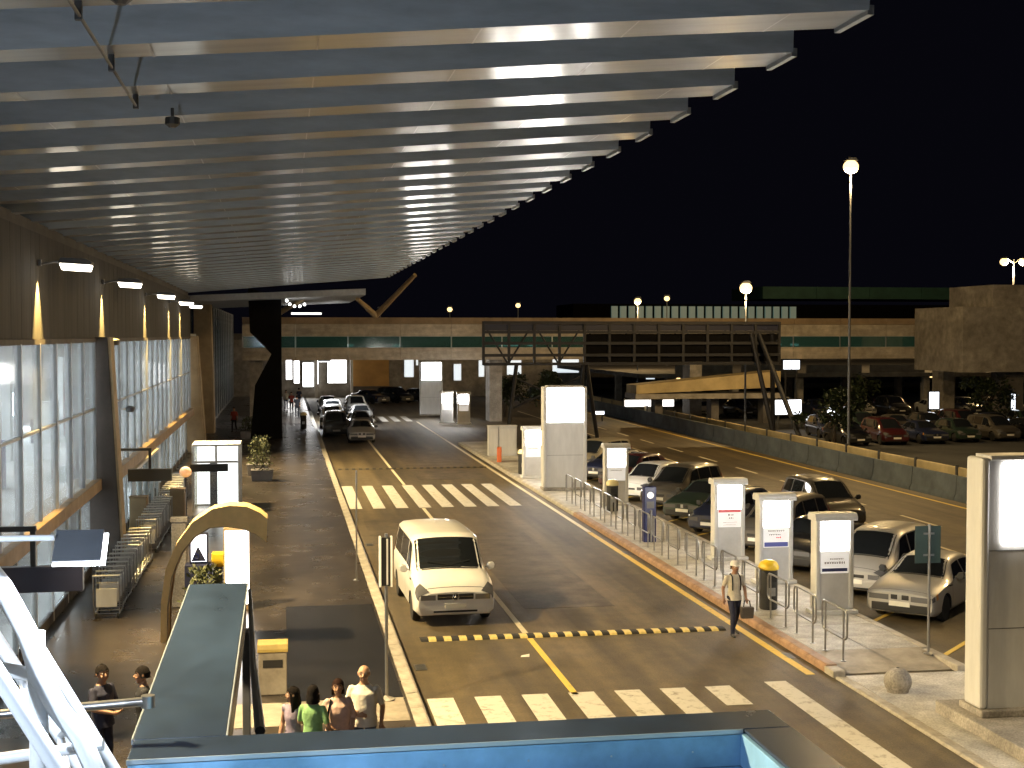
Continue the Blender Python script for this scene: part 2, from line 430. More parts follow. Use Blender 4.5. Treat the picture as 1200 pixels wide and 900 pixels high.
# ---- concrete barrier along the far side of the second road, in cast lengths
bar = thing('road_barrier', 'long low grey concrete barrier wall beyond the right-hand road', 'barrier', (27.3, 0, 0))
bp = MB().prism([(0, -.05), (.45, -.05), (.45, .1), (.32, .28), (.26, 1.0), (.12, 1.0), (.08, .28), (0, .1)], 'y', .02, 3.97).mesh('barrier_length', 'barrier_grey')
for i in range(40): link('wall_segment', bp, bar, loc=(0, 20 + 4 * i, 0))
gr = thing('guard_rail', 'ochre lit guard rail on short posts behind the concrete barrier', 'guard rail', (29.6, 0, 0))
gp = MB().box(-.16, -.06, -.07, .07, -.05, 1.05).mesh('post', 'steel_dark')
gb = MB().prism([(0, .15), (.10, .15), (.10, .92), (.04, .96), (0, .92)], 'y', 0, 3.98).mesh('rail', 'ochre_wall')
for i in range(30):
    link('post', gp, gr, loc=(.05, 20 + 4 * i, 0)); link('rail', gb, gr, loc=(-.05, 20 + 4 * i, 0))

# ================================================================== CANOPY
cano = thing('terminal_canopy', 'huge ribbed grey metal canopy sweeping overhead along the terminal', 'canopy', (0, 0, 0))
def roofz(x): return 9.71 + .083 * x
P = 2.16; XL, XR = -5.6, 6.1
def canopy_rib():
    # one corrugation: low flange, web up, high flange, web down; the flange widens towards the free edge
    b = MB(); segs = 6; n = 5
    xs = [XL + (XR - XL) * k / segs for k in range(segs + 1)]; vs = []
    for k, x in enumerate(xs):
        w = .46 + .42 * k / segs
        vs += [(x, y, roofz(x) + z) for y, z in ((0, 0), (w, 0), (w + .04, .50), (P - .03, .50), (P, 0))]
    low, web = [], []
    for k in range(segs):
        for i in range(n - 1):
            (low if i == 0 else web).append((k*n+i, k*n+i+1, (k+1)*n+i+1, (k+1)*n+i))
    b.add(vs, low, 0); b.add(vs, web, 1)
    for k in range(7):          # sheet laps and a row of fixings under each flange
        x = XL + 1.1 + 1.62 * k; w = .46 + .42 * (x - XL) / (XR - XL)
        b.add([(x, .0, roofz(x) - .006), (x + .018, .0, roofz(x + .018) - .006), (x + .018, w, roofz(x + .018) - .006), (x, w, roofz(x) - .006)], [(0, 1, 2, 3)], 2)
    b.add([(XL, 0, roofz(XL) + .56), (XR, 0, roofz(XR) + .56), (XR, P, roofz(XR) + .56), (XL, P, roofz(XL) + .56)], [(0, 1, 2, 3)], 1)
    return b.mesh('roof_rib', ['canopy_metal', 'canopy_web', 'steel'])
rib = canopy_rib()
trimb = MB()
trimb.box(XR - .02, XR + .05, .0, .88, roofz(XR) - .05, roofz(XR) + .05)
trim = trimb.mesh('rib_end_cap', 'fascia')
seam = MB().prism([(0, -.012), (.03, -.012), (.03, 0), (0, 0)], 'x', XL, XR).mesh('seam', 'fascia')
N0 = 13.55 - P * 9
for i in range(40):
    y = N0 + P * i
    r = link('roof_rib', rib, cano, loc=(0, y, 0))
    link('end_cap', trim, r)
# inner gutter against the wall
MB().box(-5.75, -5.35, N0, N0 + P * 40, 8.98, 9.3).build('wall_gutter', 'column_dark', cano)
CE = N0 + P * 40
# suspended conduit with clamps and a detector
cond = MB()
def cp(u, y): return Vector((u, y, roofz(u) - .13))
cond.tube([cp(-1.65, 7.0), cp(-1.64, 12.0), cp(-1.65, 16.3)], .016)
cond.build('conduit', 'steel_dark', cano)
for x, y in ((-1.65, 9.2), (-1.65, 11.8), (-1.65, 14.0), (-1.65, 16.25)):
    MB().box(x - .03, x + .03, y - .03, y + .03, roofz(x) - .16, roofz(x)).build('conduit_clamp', 'steel_dark', cano)
for x, y in ((-1.32, 17.3), (-1.22, 11.0)):
    MB().lathe([(.02, 0), (.02, -.10), (.09, -.12), (.09, -.2), (.04, -.24)], 10, c=(x, y, roofz(x))).build('detector', 'steel_dark', cano)

# V struts and the next canopy section beyond the end of the first
c2 = thing('far_canopy', 'flat grey canopy of the next terminal section with tan V struts', 'canopy', (0, 0, 0))
for k in range(9):
    MB().prism([(-6, 8.85), (5.2, 9.35), (5.2, 9.75), (-6, 9.25)], 'y', 86 + 2.4 * k, 88.1 + 2.4 * k).build('roof_panel', 'fascia', c2)
for x0, x1 in ((6.5, 8.9), (6.5, 5.0), (-.5, -2.4), (-.5, 1.4)):
    MB().tube([(x0, 96, 8.19), (x1, 92, 9.25 if x1 < 6 else 10.9)], [.22, .14], 8).build('strut', 'column_tan', c2, True)
MB().prism([(.6, 8.2), (2.6, 8.2), (2.6, 8.32), (.6, 8.32)], 'y', 92, 92.3).build('roof_lamp', 'lit_panel', c2)
for i in range(5):
    a = R(200 + 28 * i)
    MB().ball((.95 + .7 * math.cos(a) , 88 + .1 * i, 9.35 + .55 * math.sin(a) - .15), .09, 8, 6).build('festoon_lamp', 'lit_door', c2)

# ================================================================== TERMINAL FACADE
ter = thing('terminal_building', 'airport terminal front with tall glazed bays and ribbed cladding at left', 'building', (-5.2, 0, 0))
FX = -5.2
def tpart(b, name, m, parent=None, **k):
    b.v = [(x - FX, y, z) for x, y, z in b.v]
    return b.build(name, m, parent or ter, **k)
# ribbed cladding panels above the glass
cl = MB()
for k in range(2):
    y = k * 1.085
    cl.prism([(0, y + .006), (.02, y + .014), (.02, y + 1.07), (0, y + 1.079), (-.04, y + 1.079), (-.04, y + .006)], 'z', 6.72, 9.0)
clm = cl.mesh('cladding_panel', 'clad_tan')
for i in range(39):
    link('cladding_panel', clm, ter, loc=(0, -5.0 + 2.17 * i, 0))
tpart(MB().box(-5.6, -5.14, -5, 79, 6.60, 6.715), 'head_beam', 'column_dark')
# window bays: panes, mullions, transoms
def bay(y0, n, w, z0, z1, zm, skip=()):
    pane_lo = MB().box(-.012, .012, .03, w - .03, z0, zm - .035).mesh('pane', 'facade_glass')
    pane_hi = MB().box(-.012, .012, .03, w - .03, zm + .035, z1).mesh('pane', 'facade_glass')
    mul = MB().box(-.09, .07, -.045, .045, z0 - .02, z1 + .02).mesh('mullion', 'mullion')
    tra = MB().box(-.05, .045, .046, w - .046, zm - .03, zm + .03).mesh('transom', 'mullion')
    for i in range(n + 1):
        link('mullion', mul, ter, loc=(0, y0 + i * w, 0))
        if i < n:
            link('window_pane', pane_lo, ter, loc=(0, y0 + i * w, 0)); link('window_pane', pane_hi, ter, loc=(0, y0 + i * w, 0))
            link('transom', tra, ter, loc=(0, y0 + i * w, 0))
bay(-4.08, 20, 2.16, 2.80, 6.6, 4.75)
bay(40.5, 17, 2.25, 2.70, 6.6, 4.72)
tpart(MB().box(-5.75, -5.02, -5, 39.4, 2.46, 2.78), 'ledge', 'ledge_brown', bevel=.02)
tpart(MB().box(-5.75, -4.98, 40.4, 79, 2.30, 2.68), 'ledge', 'ledge_brown', bevel=.02)
# ground floor glazing
gpane = MB().box(-.012, .012, .05, 2.1, .42, 2.40).mesh('pane', 'facade_glass')
gpane2 = MB().box(-.012, .012, .05, 2.1, .42, 2.26).mesh('pane', 'facade_glass')
gmul = MB().box(-.05, .06, -.04, .04, .17, 2.29).mesh('mullion', 'white_frame')
gsill = MB().box(-.06, .05, .041, 2.119, .15, .40).mesh('sill_panel', 'concrete_dark')
for i in range(38):
    y = -4.08 + 2.16 * i
    if 38.5 < y < 40.0: continue
    link('window_pane', gpane if y < 40 else gpane2, ter, loc=(-.12, y, 0)); link('mullion', gmul, ter, loc=(-.12, y, 0)); link('sill_panel', gsill, ter, loc=(-.12, y, 0))
# battered columns: dark flank, tan front edge
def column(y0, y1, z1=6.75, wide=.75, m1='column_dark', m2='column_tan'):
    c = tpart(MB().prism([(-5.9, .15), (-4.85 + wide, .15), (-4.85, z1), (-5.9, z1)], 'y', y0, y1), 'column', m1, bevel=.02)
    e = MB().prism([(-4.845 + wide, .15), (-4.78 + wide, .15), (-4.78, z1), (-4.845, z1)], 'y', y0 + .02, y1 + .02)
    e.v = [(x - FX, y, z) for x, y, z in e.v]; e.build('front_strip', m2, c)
column(39.5, 40.3, wide=.35)
column(79.2, 80.4, wide=.45, m1='column_tan')
column(94, 96, 9.0, wide=.2, m1='column_tan')
# bay beyond: taller curtain wall with slim mullions
mul2 = MB().box(-.06, .08, -.05, .05, .2, 9).mesh('mullion', 'mullion'); pn2 = MB().box(-.012, .012, .06, 3.9, .4, 8.9).mesh('pane', 'blue_glass')
for i in range(16):
    link('mullion', mul2, ter, loc=(-.9 if i < 3 else 0, 84 + 4 * i if i < 3 else 98.6 + 4 * (i - 3), 0))
    link('window_pane', pn2, ter, loc=(-.9 if i < 3 else 0, 84 + 4 * i if i < 3 else 98.6 + 4 * (i - 3), 0))
tpart(MB().box(-6.1, -5.3, 98.6, 150, .15, 3.4), 'plinth_wall', 'column_tan')
# interior hall seen through the glass
tpart(MB().box(-12.2, -12, -6, 152, .15, 9.2), 'hall_back_wall', 'interior')
tpart(MB().box(-12, -5.4, -6, 152, .12, .17), 'hall_floor', 'interior_floor')
tpart(MB().box(-12, -5.42, -6, 79, 2.42, 2.62), 'mezzanine', 'interior')
tpart(MB().box(-12, -5.75, -6, 152, 6.75, 6.9), 'hall_ceiling', 'interior')
tpart(MB().box(-12, -5.3, -6.2, -6, .15, 9.2), 'hall_end_wall', 'interior')
for i in range(11):
    tpart(MB().box(-8.9, -8.5, -6 + 8 * i, -3.4 + 8 * i, 6.68, 6.74), 'hall_lamp', 'lit_inside')
for i in range(12):
    tpart(MB().box(-7.3, -6.9, -5 + 7 * i, -2.4 + 7 * i, 2.34, 2.41), 'hall_lamp', 'lit_inside')
for i in range(7):
    tpart(MB().box(-11.98, -11.9, 20 + 7 * i, 23 + 7 * i, 3.2, 4.2), 'hall_light_box', 'lit_inside')
for y in (22.5, 31, 36, 47, 58, 66):
    tpart(MB().box(-9.4, -8.9, y, y + .5, 2.62, 5.9), 'hall_pillar', 'interior')

# ---- wall lamps on short arms
def wall_lamp(y, label, z=8.33, name='wall_lamp'):
    t = thing(name, label, 'wall lamp', (-5.15, y, z), 0, 'wall lamps along the terminal cladding')
    MB().box(-.01, .06, -.07, .07, -.04, .10).build('bracket', 'lamp_body', t, bevel=.01)
    MB().tube([(.04, 0, 0), (.3, 0, .05), (.5, 0, .05)], .025).build('arm', 'lamp_body', t, True)
    MB().prism([(.42, .02), (1.12, -.02), (1.12, .05), (.98, .12), (.48, .14)], 'y', -.20, .20).build('lamp_head', 'lamp_body', t, bevel=.012)
    MB().prism([(.45, .012), (1.10, -.026), (1.06, -.15), (.50, -.12)], 'y', -.18, .18).build('lens', 'lamp_lens', t)
    light('wall_wash', 'SPOT', (.17, 0, -.05), 5200, (1, .66, .20), t, None, .03, 54, .8).rotation_euler = Vector((-.09, 0, -1)).to_track_quat('-Z', 'Y').to_euler()
    light('flood', 'SPOT', (1.0, 0, -.22), 12500, (1, .75, .38), t, None, .28, 98, .5).rotation_euler = Vector((.72, -.08, -.70)).to_track_quat('-Z', 'Y').to_euler()
    return t
for y, l in ((10, 'wall lamp nearest the camera along the terminal cladding'), (20, 'wall lamp just left of the view above the glazed bay'),
             (30.5, 'large lit wall lamp high on the cladding, leftmost of the row'), (41, 'second lit wall lamp from the left, above the dark column'),
             (53.5, 'third lit wall lamp from the left on the ribbed cladding'), (64.6, 'fourth lit wall lamp from the left on the ribbed cladding'),
             (71.5, 'smallest and farthest wall lamp beside the tan column')):
    wall_lamp(y, l)

# small loudspeaker and camera on the near column and glass
for (x, y, z, l) in ((-4.85, 41.2, 6.6, 'small dark loudspeaker on the dark column top'), (-5.0, 46.5, 4.35, 'small security camera fixed to the glazing beside the dark column')):
    t = thing('wall_fitting', l, 'fitting', (x, y, z))
    MB().lathe([(.05, -.1), (.13, -.08), (.16, .06), (.06, .12)], 10).build('housing', 'steel_dark', t, True)
    MB().box(-.3, 0, -.03, .03, -.02, .03).build('bracket', 'ledge_brown', t)

# ---- hanging direction signs
def hang_sign(x0, x1, y, z0, z1, label, m):
    t = thing('hanging_sign', label, 'sign', ((x0 + x1) / 2, y, z1)); w = (x1 - x0) / 2; h = z1 - z0
    MB().box(-w, w, -.09, .09, -h, 0).build('sign_box', m, t, bevel=.012)
    MB().box(-.04, .04, -.04, .04, 0, .55).build('drop_rod', 'sign_black', t)
    MB().box((-5.2 - (x0 + x1) / 2), .05, -.05, .05, .55, .63).build('wall_arm', 'sign_black', t)
hang_sign(-4.65, -3.35, 42.5, 2.36, 2.74, 'black hanging direction sign above the trolley row by the glass doors', 'sign_black')
hang_sign(-4.6, -3.1, 22.0, 2.80, 3.2, 'dark navy hanging direction sign below the near flood lamp', 'sign_navy')

# ---- black angular pylon with a bite out of its left side
b = MB()
b.prism([(-2.15, 9.9), (-.05, 9.1), (-.05, .15), (-2.05, .15), (-1.75, 3.6), (-.70, 5.6), (-2.05, 7.0)], 'y', 88.5, 90.6)
tag(b.build('black_pylon', 'black_panel', bevel=.03), 'tall black angular pylon with notched left side beside the far pavement', 'pylon')

# things standing in the departure hall behind the glass
rng = random.Random(11)
for i in range(16):
    y = 14 + 4.1 * i + rng.uniform(-.8, .8); x = rng.uniform(-10.5, -7.2); m_ = rng.choice(['sign_navy', 'concrete_dark', 'column_tan', 'print_red', 'print_blue', 'white_frame', 'sign_black'])
    w = rng.uniform(.3, .9); h = rng.uniform(.9, 2.3)
    tpart(MB().box(x - w / 2, x + w / 2, y - w, y + w, 2.63, 2.63 + h), 'hall_stand', m_)
for i in range(10):
    y = 20 + 5.6 * i
    tpart(MB().box(-11.995, -11.93, y, y + rng.uniform(1, 2.2), 4.6, 5.9), 'hall_poster', rng.choice(['print_blue', 'print_red', 'sign_navy', 'bin_yellow', 'concrete_dark']))

# ================================================================== ISLAND FURNITURE
def glyph_rows(b, rows, y, m, rng):
    """rows: (x0, x1, z, h) of small separate strokes, too small in the photo to read"""
    for x0, x1, z, h in rows:
        x = x0
        while x < x1:
            w = rng.uniform(.45, .85) * h; b.box(x, min(x + w, x1), y - .003, y, z, z + h * rng.uniform(.75, 1), m); x += w + h * .3
def small_totem(loc, label, style=0, rz=0):
    t = thing('info_totem', label, 'totem', loc, rz, 'small lit information totems on the island')
    MB().box(-.56, .56, -.26, .26, 0, .10).build('base', 'totem_metal', t, bevel=.02)
    MB().box(-.36, .36, -.13, .16, .10, 2.28).build('body', 'totem_grey', t)
    for s in (-1, 1):
        MB().box(s * .42 - .06, s * .42 + .06, -.17, .19, .10, 2.24).build('side_post', 'totem_metal', t, bevel=.03)
    MB().prism([(-.26, 2.24), (.26, 2.24), (.26, 2.34), (.20, 2.42), (-.20, 2.42), (-.26, 2.34)], 'x', -.53, .53).build('cap', 'totem_metal', t, bevel=.012)
    MB().box(-.35, .35, -.150, -.131, 1.52, 2.22).build('upper_light_panel', 'lit_white', t)
    MB().box(-.35, .35, .161, .175, 1.30, 2.22).build('rear_light_panel', 'lit_white', t)
    lo = MB().box(-.35, .35, -.146, -.131, .98, 1.515).build('lower_light_panel', 'lit_panel_low', t)
    rng = random.Random(style)
    pr = MB()
    if style == 0:   # navy bar low, grey lines
        glyph_rows(pr, [(-.12, .22, 1.30, .045), (-.26, .26, 1.20, .06)], -.147, 0, rng); pr.box(-.32, .32, -.150, -.147, 1.02, 1.10, 1)
        pr.build('print', ['print_grey', 'print_navy'], lo)
    elif style == 1:
        glyph_rows(pr, [(-.24, .24, 1.40, .055), (-.2, .14, 1.30, .055)], -.147, 0, rng); glyph_rows(pr, [(.0, .14, 1.22, .05)], -.147, 2, rng)
        pr.box(-.33, .33, -.150, -.147, 1.0, 1.12, 1); pr.build('print', ['print_grey', 'print_blue', 'print_red'], lo)
    elif style == 2:
        pr.box(-.34, .34, -.150, -.147, 1.415, 1.495, 2); glyph_rows(pr, [(-.05, .12, 1.31, .07), (-.03, .12, 1.22, .06)], -.147, 0, rng)
        glyph_rows(pr, [(-.2, .24, 1.11, .03), (-.2, .2, 1.03, .03)], -.147, 0, rng)
        pr.build('print', ['print_grey', 'print_blue', 'print_red'], lo)
    else:
        glyph_rows(pr, [(-.24, .24, 1.36, .05)], -.147, 0, rng); pr.build('print', ['print_grey'], lo)
    return t
small_totem((12.96, 30.6, .15), 'lit white totem with a navy bar, nearest of the small totems by the silver hatchback', 0)
small_totem((13.0, 34.6, .15), 'lit white totem with a broad blue bar, second of the small totems', 1)
small_totem((13.02, 38.5, .15), 'lit white totem with a thin red stripe, third of the small totems', 2)
small_totem((12.85, 51.6, .15), 'plain lit totem standing behind the cream-lidded bin', 3)
small_totem((11.5, 62.2, .15), 'small lit totem close to the left of the tall lightbox pylon', 3)
small_totem((12.3, 102.5, .15), 'tiny lit totem far down the island, left of the pair', 3)
small_totem((13.4, 101, .15), 'tiny lit totem far down the island, right of the pair', 3)

def big_totem(loc, label, rz=0, lit=(-.80, .80, 2.95, 4.38)):
    t = thing('lightbox_pylon', label, 'lightbox', loc, rz, 'tall lightbox pylons on the island')
    MB().box(-.98, .98, -.40, .40, 0, .12).build('base', 'concrete', t, bevel=.02)
    MB().box(-.80, .80, -.24, .24, .12, 4.42).build('body', 'totem_metal', t)
    for s in (-1, 1):
        MB().box(s * .88 - .08, s * .88 + .08, -.28, .28, .12, 4.46).build('side_post', 'totem_metal', t, bevel=.05)
    MB().box(-.79, .79, -.27, .27, 4.42, 4.50).build('cap', 'totem_grey', t, bevel=.01)
    MB().box(lit[0], lit[1], -.275, -.241, lit[2], lit[3]).build('light_panel', 'lit_white_big', t, bevel=.03)
    MB().box(lit[0], lit[1], .241, .27, lit[2], lit[3]).build('rear_light_panel', 'lit_white_big', t, bevel=.02)
    for z in (2.85, 1.5):
        MB().box(-.79, .79, -.246, -.241, z, z + .012).build('panel_joint', 'steel_dark', t)
    return t
big_totem((11.95, 57.2, .15), 'tall silver pylon with a glowing white square top, mid distance on the island')
big_totem((12.75, 21.75, .24), 'huge silver pylon with white lit panel at the right edge of the view', 0, (-.56, .78, 2.96, 4.36))
big_totem((12.2, 112.5, .15), 'far glowing pylon beyond the far zebra crossing near the footbridge')

# ---- hoop railings
def hoop():
    t = thing('hoop_railing', 'x', 'railing', (0, 0, .15)); L = .66; r = .14
    def arc(cx, cz, a0, a1): return [(0, cx + r * math.cos(R(a0 + (a1 - a0) * i / 5)), cz + r * math.sin(R(a0 + (a1 - a0) * i / 5))) for i in range(6)]
    path = arc(L - r, 1.06 - r, 90, 0) + arc(L - r, .46 + r, 0, -90) + arc(-L + r, .46 + r, -90, -180) + arc(-L + r, 1.06 - r, 180, 90)
    path.append(path[0])
    MB().tube(path, .022, 8, cap=False).build('hoop_rail', 'steel', t, True)
    for s in (-1, 1):
        MB().tube([(0, s * .48, 0), (0, s * .48, 1.045)], .022, 8).build('post', 'steel', t, True)
        MB().lathe([(.06, 0), (.06, .012), (.03, .02)], 10, c=(0, s * .48, 0)).build('foot_plate', 'steel', t)
    return t
h0 = hoop()
order = ['nearest', 'second', 'third', 'fourth', 'fifth', 'sixth', 'seventh', 'eighth', 'ninth', 'tenth', 'eleventh', 'twelfth', 'thirteenth', 'fourteenth', 'fifteenth', 'sixteenth', 'seventeenth']
for i in range(17):
    y = 26.45 + 1.62 * i + (.25 if i > 2 else 0) + (.2 if i > 6 else 0)
    o = h0 if i == 0 else dup(h0, (0, 0, 0))
    o.location = (11.26, y, .15); o.rotation_euler = (0, 0, R(random.uniform(-1.5, 1.5)))
    o['label'] = '%s steel hoop railing counted from the near end of the island' % order[i]; o['group'] = 'hoop railings along the island kerb'

# ---- round bins with domed lids
def round_bin(loc, lid, label):
    t = thing('litter_bin', label, 'bin', loc, 0, 'round litter bins on the pavements')
    MB().lathe([(.20, 0), (.22, .03), (.22, .95), (.20, .97)], 18).build('body', 'bin_dark', t, True)
    MB().lathe([(.205, .96), (.25, .98), (.25, 1.05), (.20, 1.15), (.10, 1.20), (.02, 1.21)], 18).build('lid', lid, t, True)
    MB().box(-.12, .12, -.232, -.20, .70, .88).build('slot', 'trim_black', t)
    MB().box(-.10, .10, -.226, -.215, .35, .55).build('label_plate', 'steel', t)
round_bin((11.62, 31.3, .15), 'bin_yellow', 'dark bin with bright yellow domed lid beside the walking man')
round_bin((12.3, 49.9, .15), 'cream_lid', 'dark bin with cream lid in front of the plain lit totem')
round_bin((11.35, 64.0, .15), 'cream_lid', 'dark bin with cream lid left of the tall lightbox pylon')
round_bin((1.45, 97.5, .15), 'cream_lid', 'dark bin far down the terminal pavement near the kerb')

# ---- parking meter
t = thing('parking_meter', 'dark blue parking ticket machine with a white disc on the island', 'parking meter', (11.62, 42.2, .15))
MB().box(-.20, .20, -.15, .15, 0, 1.80).build('body', 'meter_blue', t, bevel=.025)
MB().tube([(.02, -.18, 0), (.02, -.18, 1.05)], .035, 10).build('front_post', 'steel', t, True)
MB().tube([(.0, -.175, 1.52), (.0, -.150, 1.52)], .11, 20).build('disc', 'lit_panel_low', t)
MB().box(-.12, .12, -.162, -.150, 1.1, 1.32).build('screen', 'headlight_dark', t)
MB().box(-.08, .08, -.165, -.150, .8, .9).build('ticket_slot', 'steel_dark', t)

# ---- concrete dome bollard
pr = [(.26 * math.cos(R(a)), .20 + .26 * math.sin(R(a))) for a in range(-40, 90, 10)] + [(.02, .46)]
t = thing('bollard', 'round concrete ball bollard on the crossing point', 'bollard', (11.5, 24.0, .03))
MB().lathe([(.20, 0), (.21, .04)] + pr, 22).build('ball', 'concrete', t, True)
MB().lathe([(.03, .46), (.03, .468), (.012, .47)], 10).build('lifting_eye', 'steel_dark', t)

# ---- sign post at the island end
t = thing('sign_post', 'slim pole with a square grey-green sign seen from behind', 'sign', (13.3, 26.35, .14))
MB().tube([(0, 0, 0), (0, 0, 2.72)], .028, 10).build('pole', 'steel', t, True)
MB().box(-.30, .27, .034, .05, 1.90, 2.68).build('sign_plate', 'sign_green', t)
for z in (2.05, 2.5): MB().box(-.12, .12, .02, .034, z, z + .04).build('clamp', 'steel', t)
MB().lathe([(.10, 0), (.10, .012), (.04, .03)], 12).build('foot_plate', 'steel', t)

# ---- cabinets and barrier near the far end
for i, (x, w, l) in enumerate(((11.45, .55, 'narrow grey utility cabinet far along the island, left of the pair'), (12.25, 1.0, 'wide grey utility cabinet far along the island, right of the pair'))):
    t = thing('utility_cabinet', l, 'cabinet', (x, 74.0, .15), 0, 'utility cabinets on the island')
    MB().box(-w/2, w/2, -.25, .25, 0, 1.62).build('case', 'totem_grey', t, bevel=.015)
    MB().box(-w/2 - .02, w/2 + .02, -.28, .28, 1.625, 1.68).build('top', 'totem_metal', t)
    MB().box(-w/2 + .05, w/2 - .05, -.262, -.252, .12, 1.5).build('door', 'totem_metal', t)
t = thing('plastic_barrier', 'orange plastic road barrier by the kerb beside the cabinets', 'barrier', (11.25, 70.5, .15), R(80))
MB().prism([(-.5, 0), (.5, 0), (.48, .12), (.44, .75), (-.44, .75), (-.48, .12)], 'y', -.12, .12).build('block', 'plastic_orange', t, bevel=.03)
for s in (-.25, .25): MB().box(s - .1, s + .1, -.128, -.121, .3, .5).build('reflector', 'cloth_white', t)

# ================================================================== TERMINAL PAVEMENT FURNITURE
# bus stop post
t = thing('stop_post', 'tall grey stop post with a narrow timetable case beside the kerb', 'post', (1.84, 24.6, .15))
MB().tube([(0, 0, 0), (0, 0, 3.05)], .03, 10).build('pole', 'steel', t, True)
MB().lathe([(.16, 0), (.16, .02), (.07, .05), (.035, .08)], 14).build('foot', 'concrete', t, True)
MB().box(-.13, -.095, -.07, .07, 2.08, 3.0).build('frame', 'white_frame', t); MB().box(.075, .11, -.07, .07, 2.08, 3.0).build('frame', 'white_frame', t)
MB().box(-.094, .074, -.05, .05, 2.10, 2.98).build('timetable_case', 'sign_black', t); MB().box(.0, .03, -.058, -.051, 2.12, 2.96).build('strip', 'totem_grey', t)
t = thing('thin_post', 'thin bare pole standing at the pavement edge left of the van', 'post', (1.95, 36.8, .15))
MB().tube([(0, 0, 0), (0, 0, 3.0)], .022, 8).build('pole', 'steel', t, True); MB().lathe([(.09, 0), (.09, .02), (.03, .05)], 10).build('foot', 'steel', t)
# square bin with yellow top
t = thing('square_bin', 'square tan concrete bin with a yellow top near the group of people', 'bin', (-.21, 25.5, .15))
MB().box(-.26, .26, -.26, .26, 0, .80).build('body', 'pale_paving', t, bevel=.02)
MB().prism([(-.28, .80), (.28, .80), (.28, .86), (.24, .94), (-.24, .94), (-.28, .86)], 'x', -.28, .28).build('lid', 'lid_ochre', t, bevel=.01)
MB().box(-.18, .18, -.272, -.261, .52, .66).build('slot', 'trim_black', t)

# arched shelter
t = thing('arched_shelter', 'ochre curved arch shelter rising from the terminal pavement', 'shelter', (-1.5, 30, .15))
out = [(-1.14, 0), (-1.12, .9), (-1.02, 1.60), (-.80, 2.12), (-.45, 2.60), (-.02, 2.88), (.35, 2.95), (.72, 2.92), (1.0, 2.78), (1.15, 2.65)]
inn = [(1.13, 2.13), (.9, 2.32), (.55, 2.46), (.2, 2.50), (-.1, 2.48), (-.42, 2.28), (-.70, 1.92), (-.90, 1.42), (-.99, .8), (-1.01, 0)]
MB().prism(out + inn, 'y', 0, .75).build('arch', 'arch_tan', t, True)
for y in (.02, .73): MB().tube([(x + .02, y, z) for x, z in inn], .02, 6).build('edge_trim', 'ledge_brown', t, True)
# ticket machine and lightbox under the arch
t = thing('ticket_machine', 'navy ticket machine with a glowing screen under the arch', 'ticket machine', (-2.0, 33.2, .15))
MB().box(-.33, .33, -.25, .25, 0, 1.18).build('cabinet', 'sign_navy', t, bevel=.02)
MB().box(-.22, .22, -.10, .10, 1.185, 1.92).build('screen_housing', 'sign_navy', t, bevel=.02)
sc = MB().box(-.18, .18, -.112, -.101, 1.24, 1.88).build('screen', 'lit_screen', t)
ring = [(-.06 + .06 * math.cos(R(a)), -.116, 1.36 + .06 * math.sin(R(a))) for a in range(0, 361, 30)]
MB().tube(ring, .012, 6, cap=False).build('screen_symbol', 'meter_blue', sc)
MB().add([(-.18, -.114, 1.25), (.17, -.114, 1.25), (-.02, -.114, 1.62)], [(0, 1, 2)]).build('screen_graphic', 'sign_navy', sc)
t = thing('lightbox', 'glowing white upright lightbox right of the ticket machine', 'lightbox', (-1.12, 33.4, .15))
MB().box(-.31, .31, -.12, .12, 0, 2.0).build('case', 'ledge_brown', t, bevel=.01)
MB().box(-.27, .29, -.135, -.121, .15, 1.94).build('light_panel', 'lit_door', t)
t = thing('yellow_box', 'small yellow post box between the ticket machine and lightbox', 'post box', (-1.58, 33.8, .15))
MB().box(-.16, .16, -.15, .15, 1.0, 1.35).build('box', 'bin_yellow', t, bevel=.04); MB().box(-.10, .10, -.1, .1, 0, 1.0).build('stand', 'steel_dark', t)
t = thing('slim_pillar', 'pale slim pillar behind the arch foot', 'pillar', (-2.52, 34.0, .15))
MB().box(-.18, .18, -.15, .15, 0, 2.1).build('shaft', 'concrete', t, bevel=.02); MB().box(-.2, .2, -.17, .17, 2.1, 2.2).build('cap', 'concrete', t)

# lit vestibule booth further along
t = thing('glass_booth', 'white framed brightly lit glass booth on the terminal pavement', 'booth', (-2.5, 52.4, .15))
for x in (-.86, .86):
    for y in (0, 1.8): MB().box(x - .045, x + .045, y - .045, y + .045, 0, 2.45).build('corner_post', 'white_frame', t)
MB().box(-.9, .9, -.05, 1.85, 2.451, 2.53).build('roof', 'white_frame', t, bevel=.01)
MB().box(-.81, .81, -.03, .03, 1.82, 1.90).build('front_rail', 'white_frame', t)
MB().box(-.04, .04, -.03, .03, 1.905, 2.45).build('glazing_bar', 'white_frame', t)
MB().box(-.81, .81, 1.78, 1.82, .05, 2.42).build('back_light_wall', 'lit_panel', t)
MB().box(-.30, -.02, 1.2, 1.4, 0, 1.75).build('inner_post', 'sign_navy', t)
for x0, x1, z0, z1 in ((-.81, -.045, 1.91, 2.44), (.045, .81, 1.91, 2.44), (-.81, .0, .1, 1.81), (.02, .81, .1, 1.81)):
    MB().box(x0, x1, -.01, .01, z0, z1).build('glass_pane', 'clear_glass', t)
MB().box(-.84, -.80, .1, 1.7, .1, 2.4).build('glass_pane', 'clear_glass', t); MB().box(.80, .84, .1, 1.7, .1, 2.4).build('glass_pane', 'clear_glass', t)
MB().box(-.95, .45, -.25, -.1, 1.52, 1.80).build('sign_board', 'sign_black', t)
t = thing('lamp_globe', 'orange glowing lamp globe left of the lit booth', 'lamp', (-3.55, 51.2, .15))
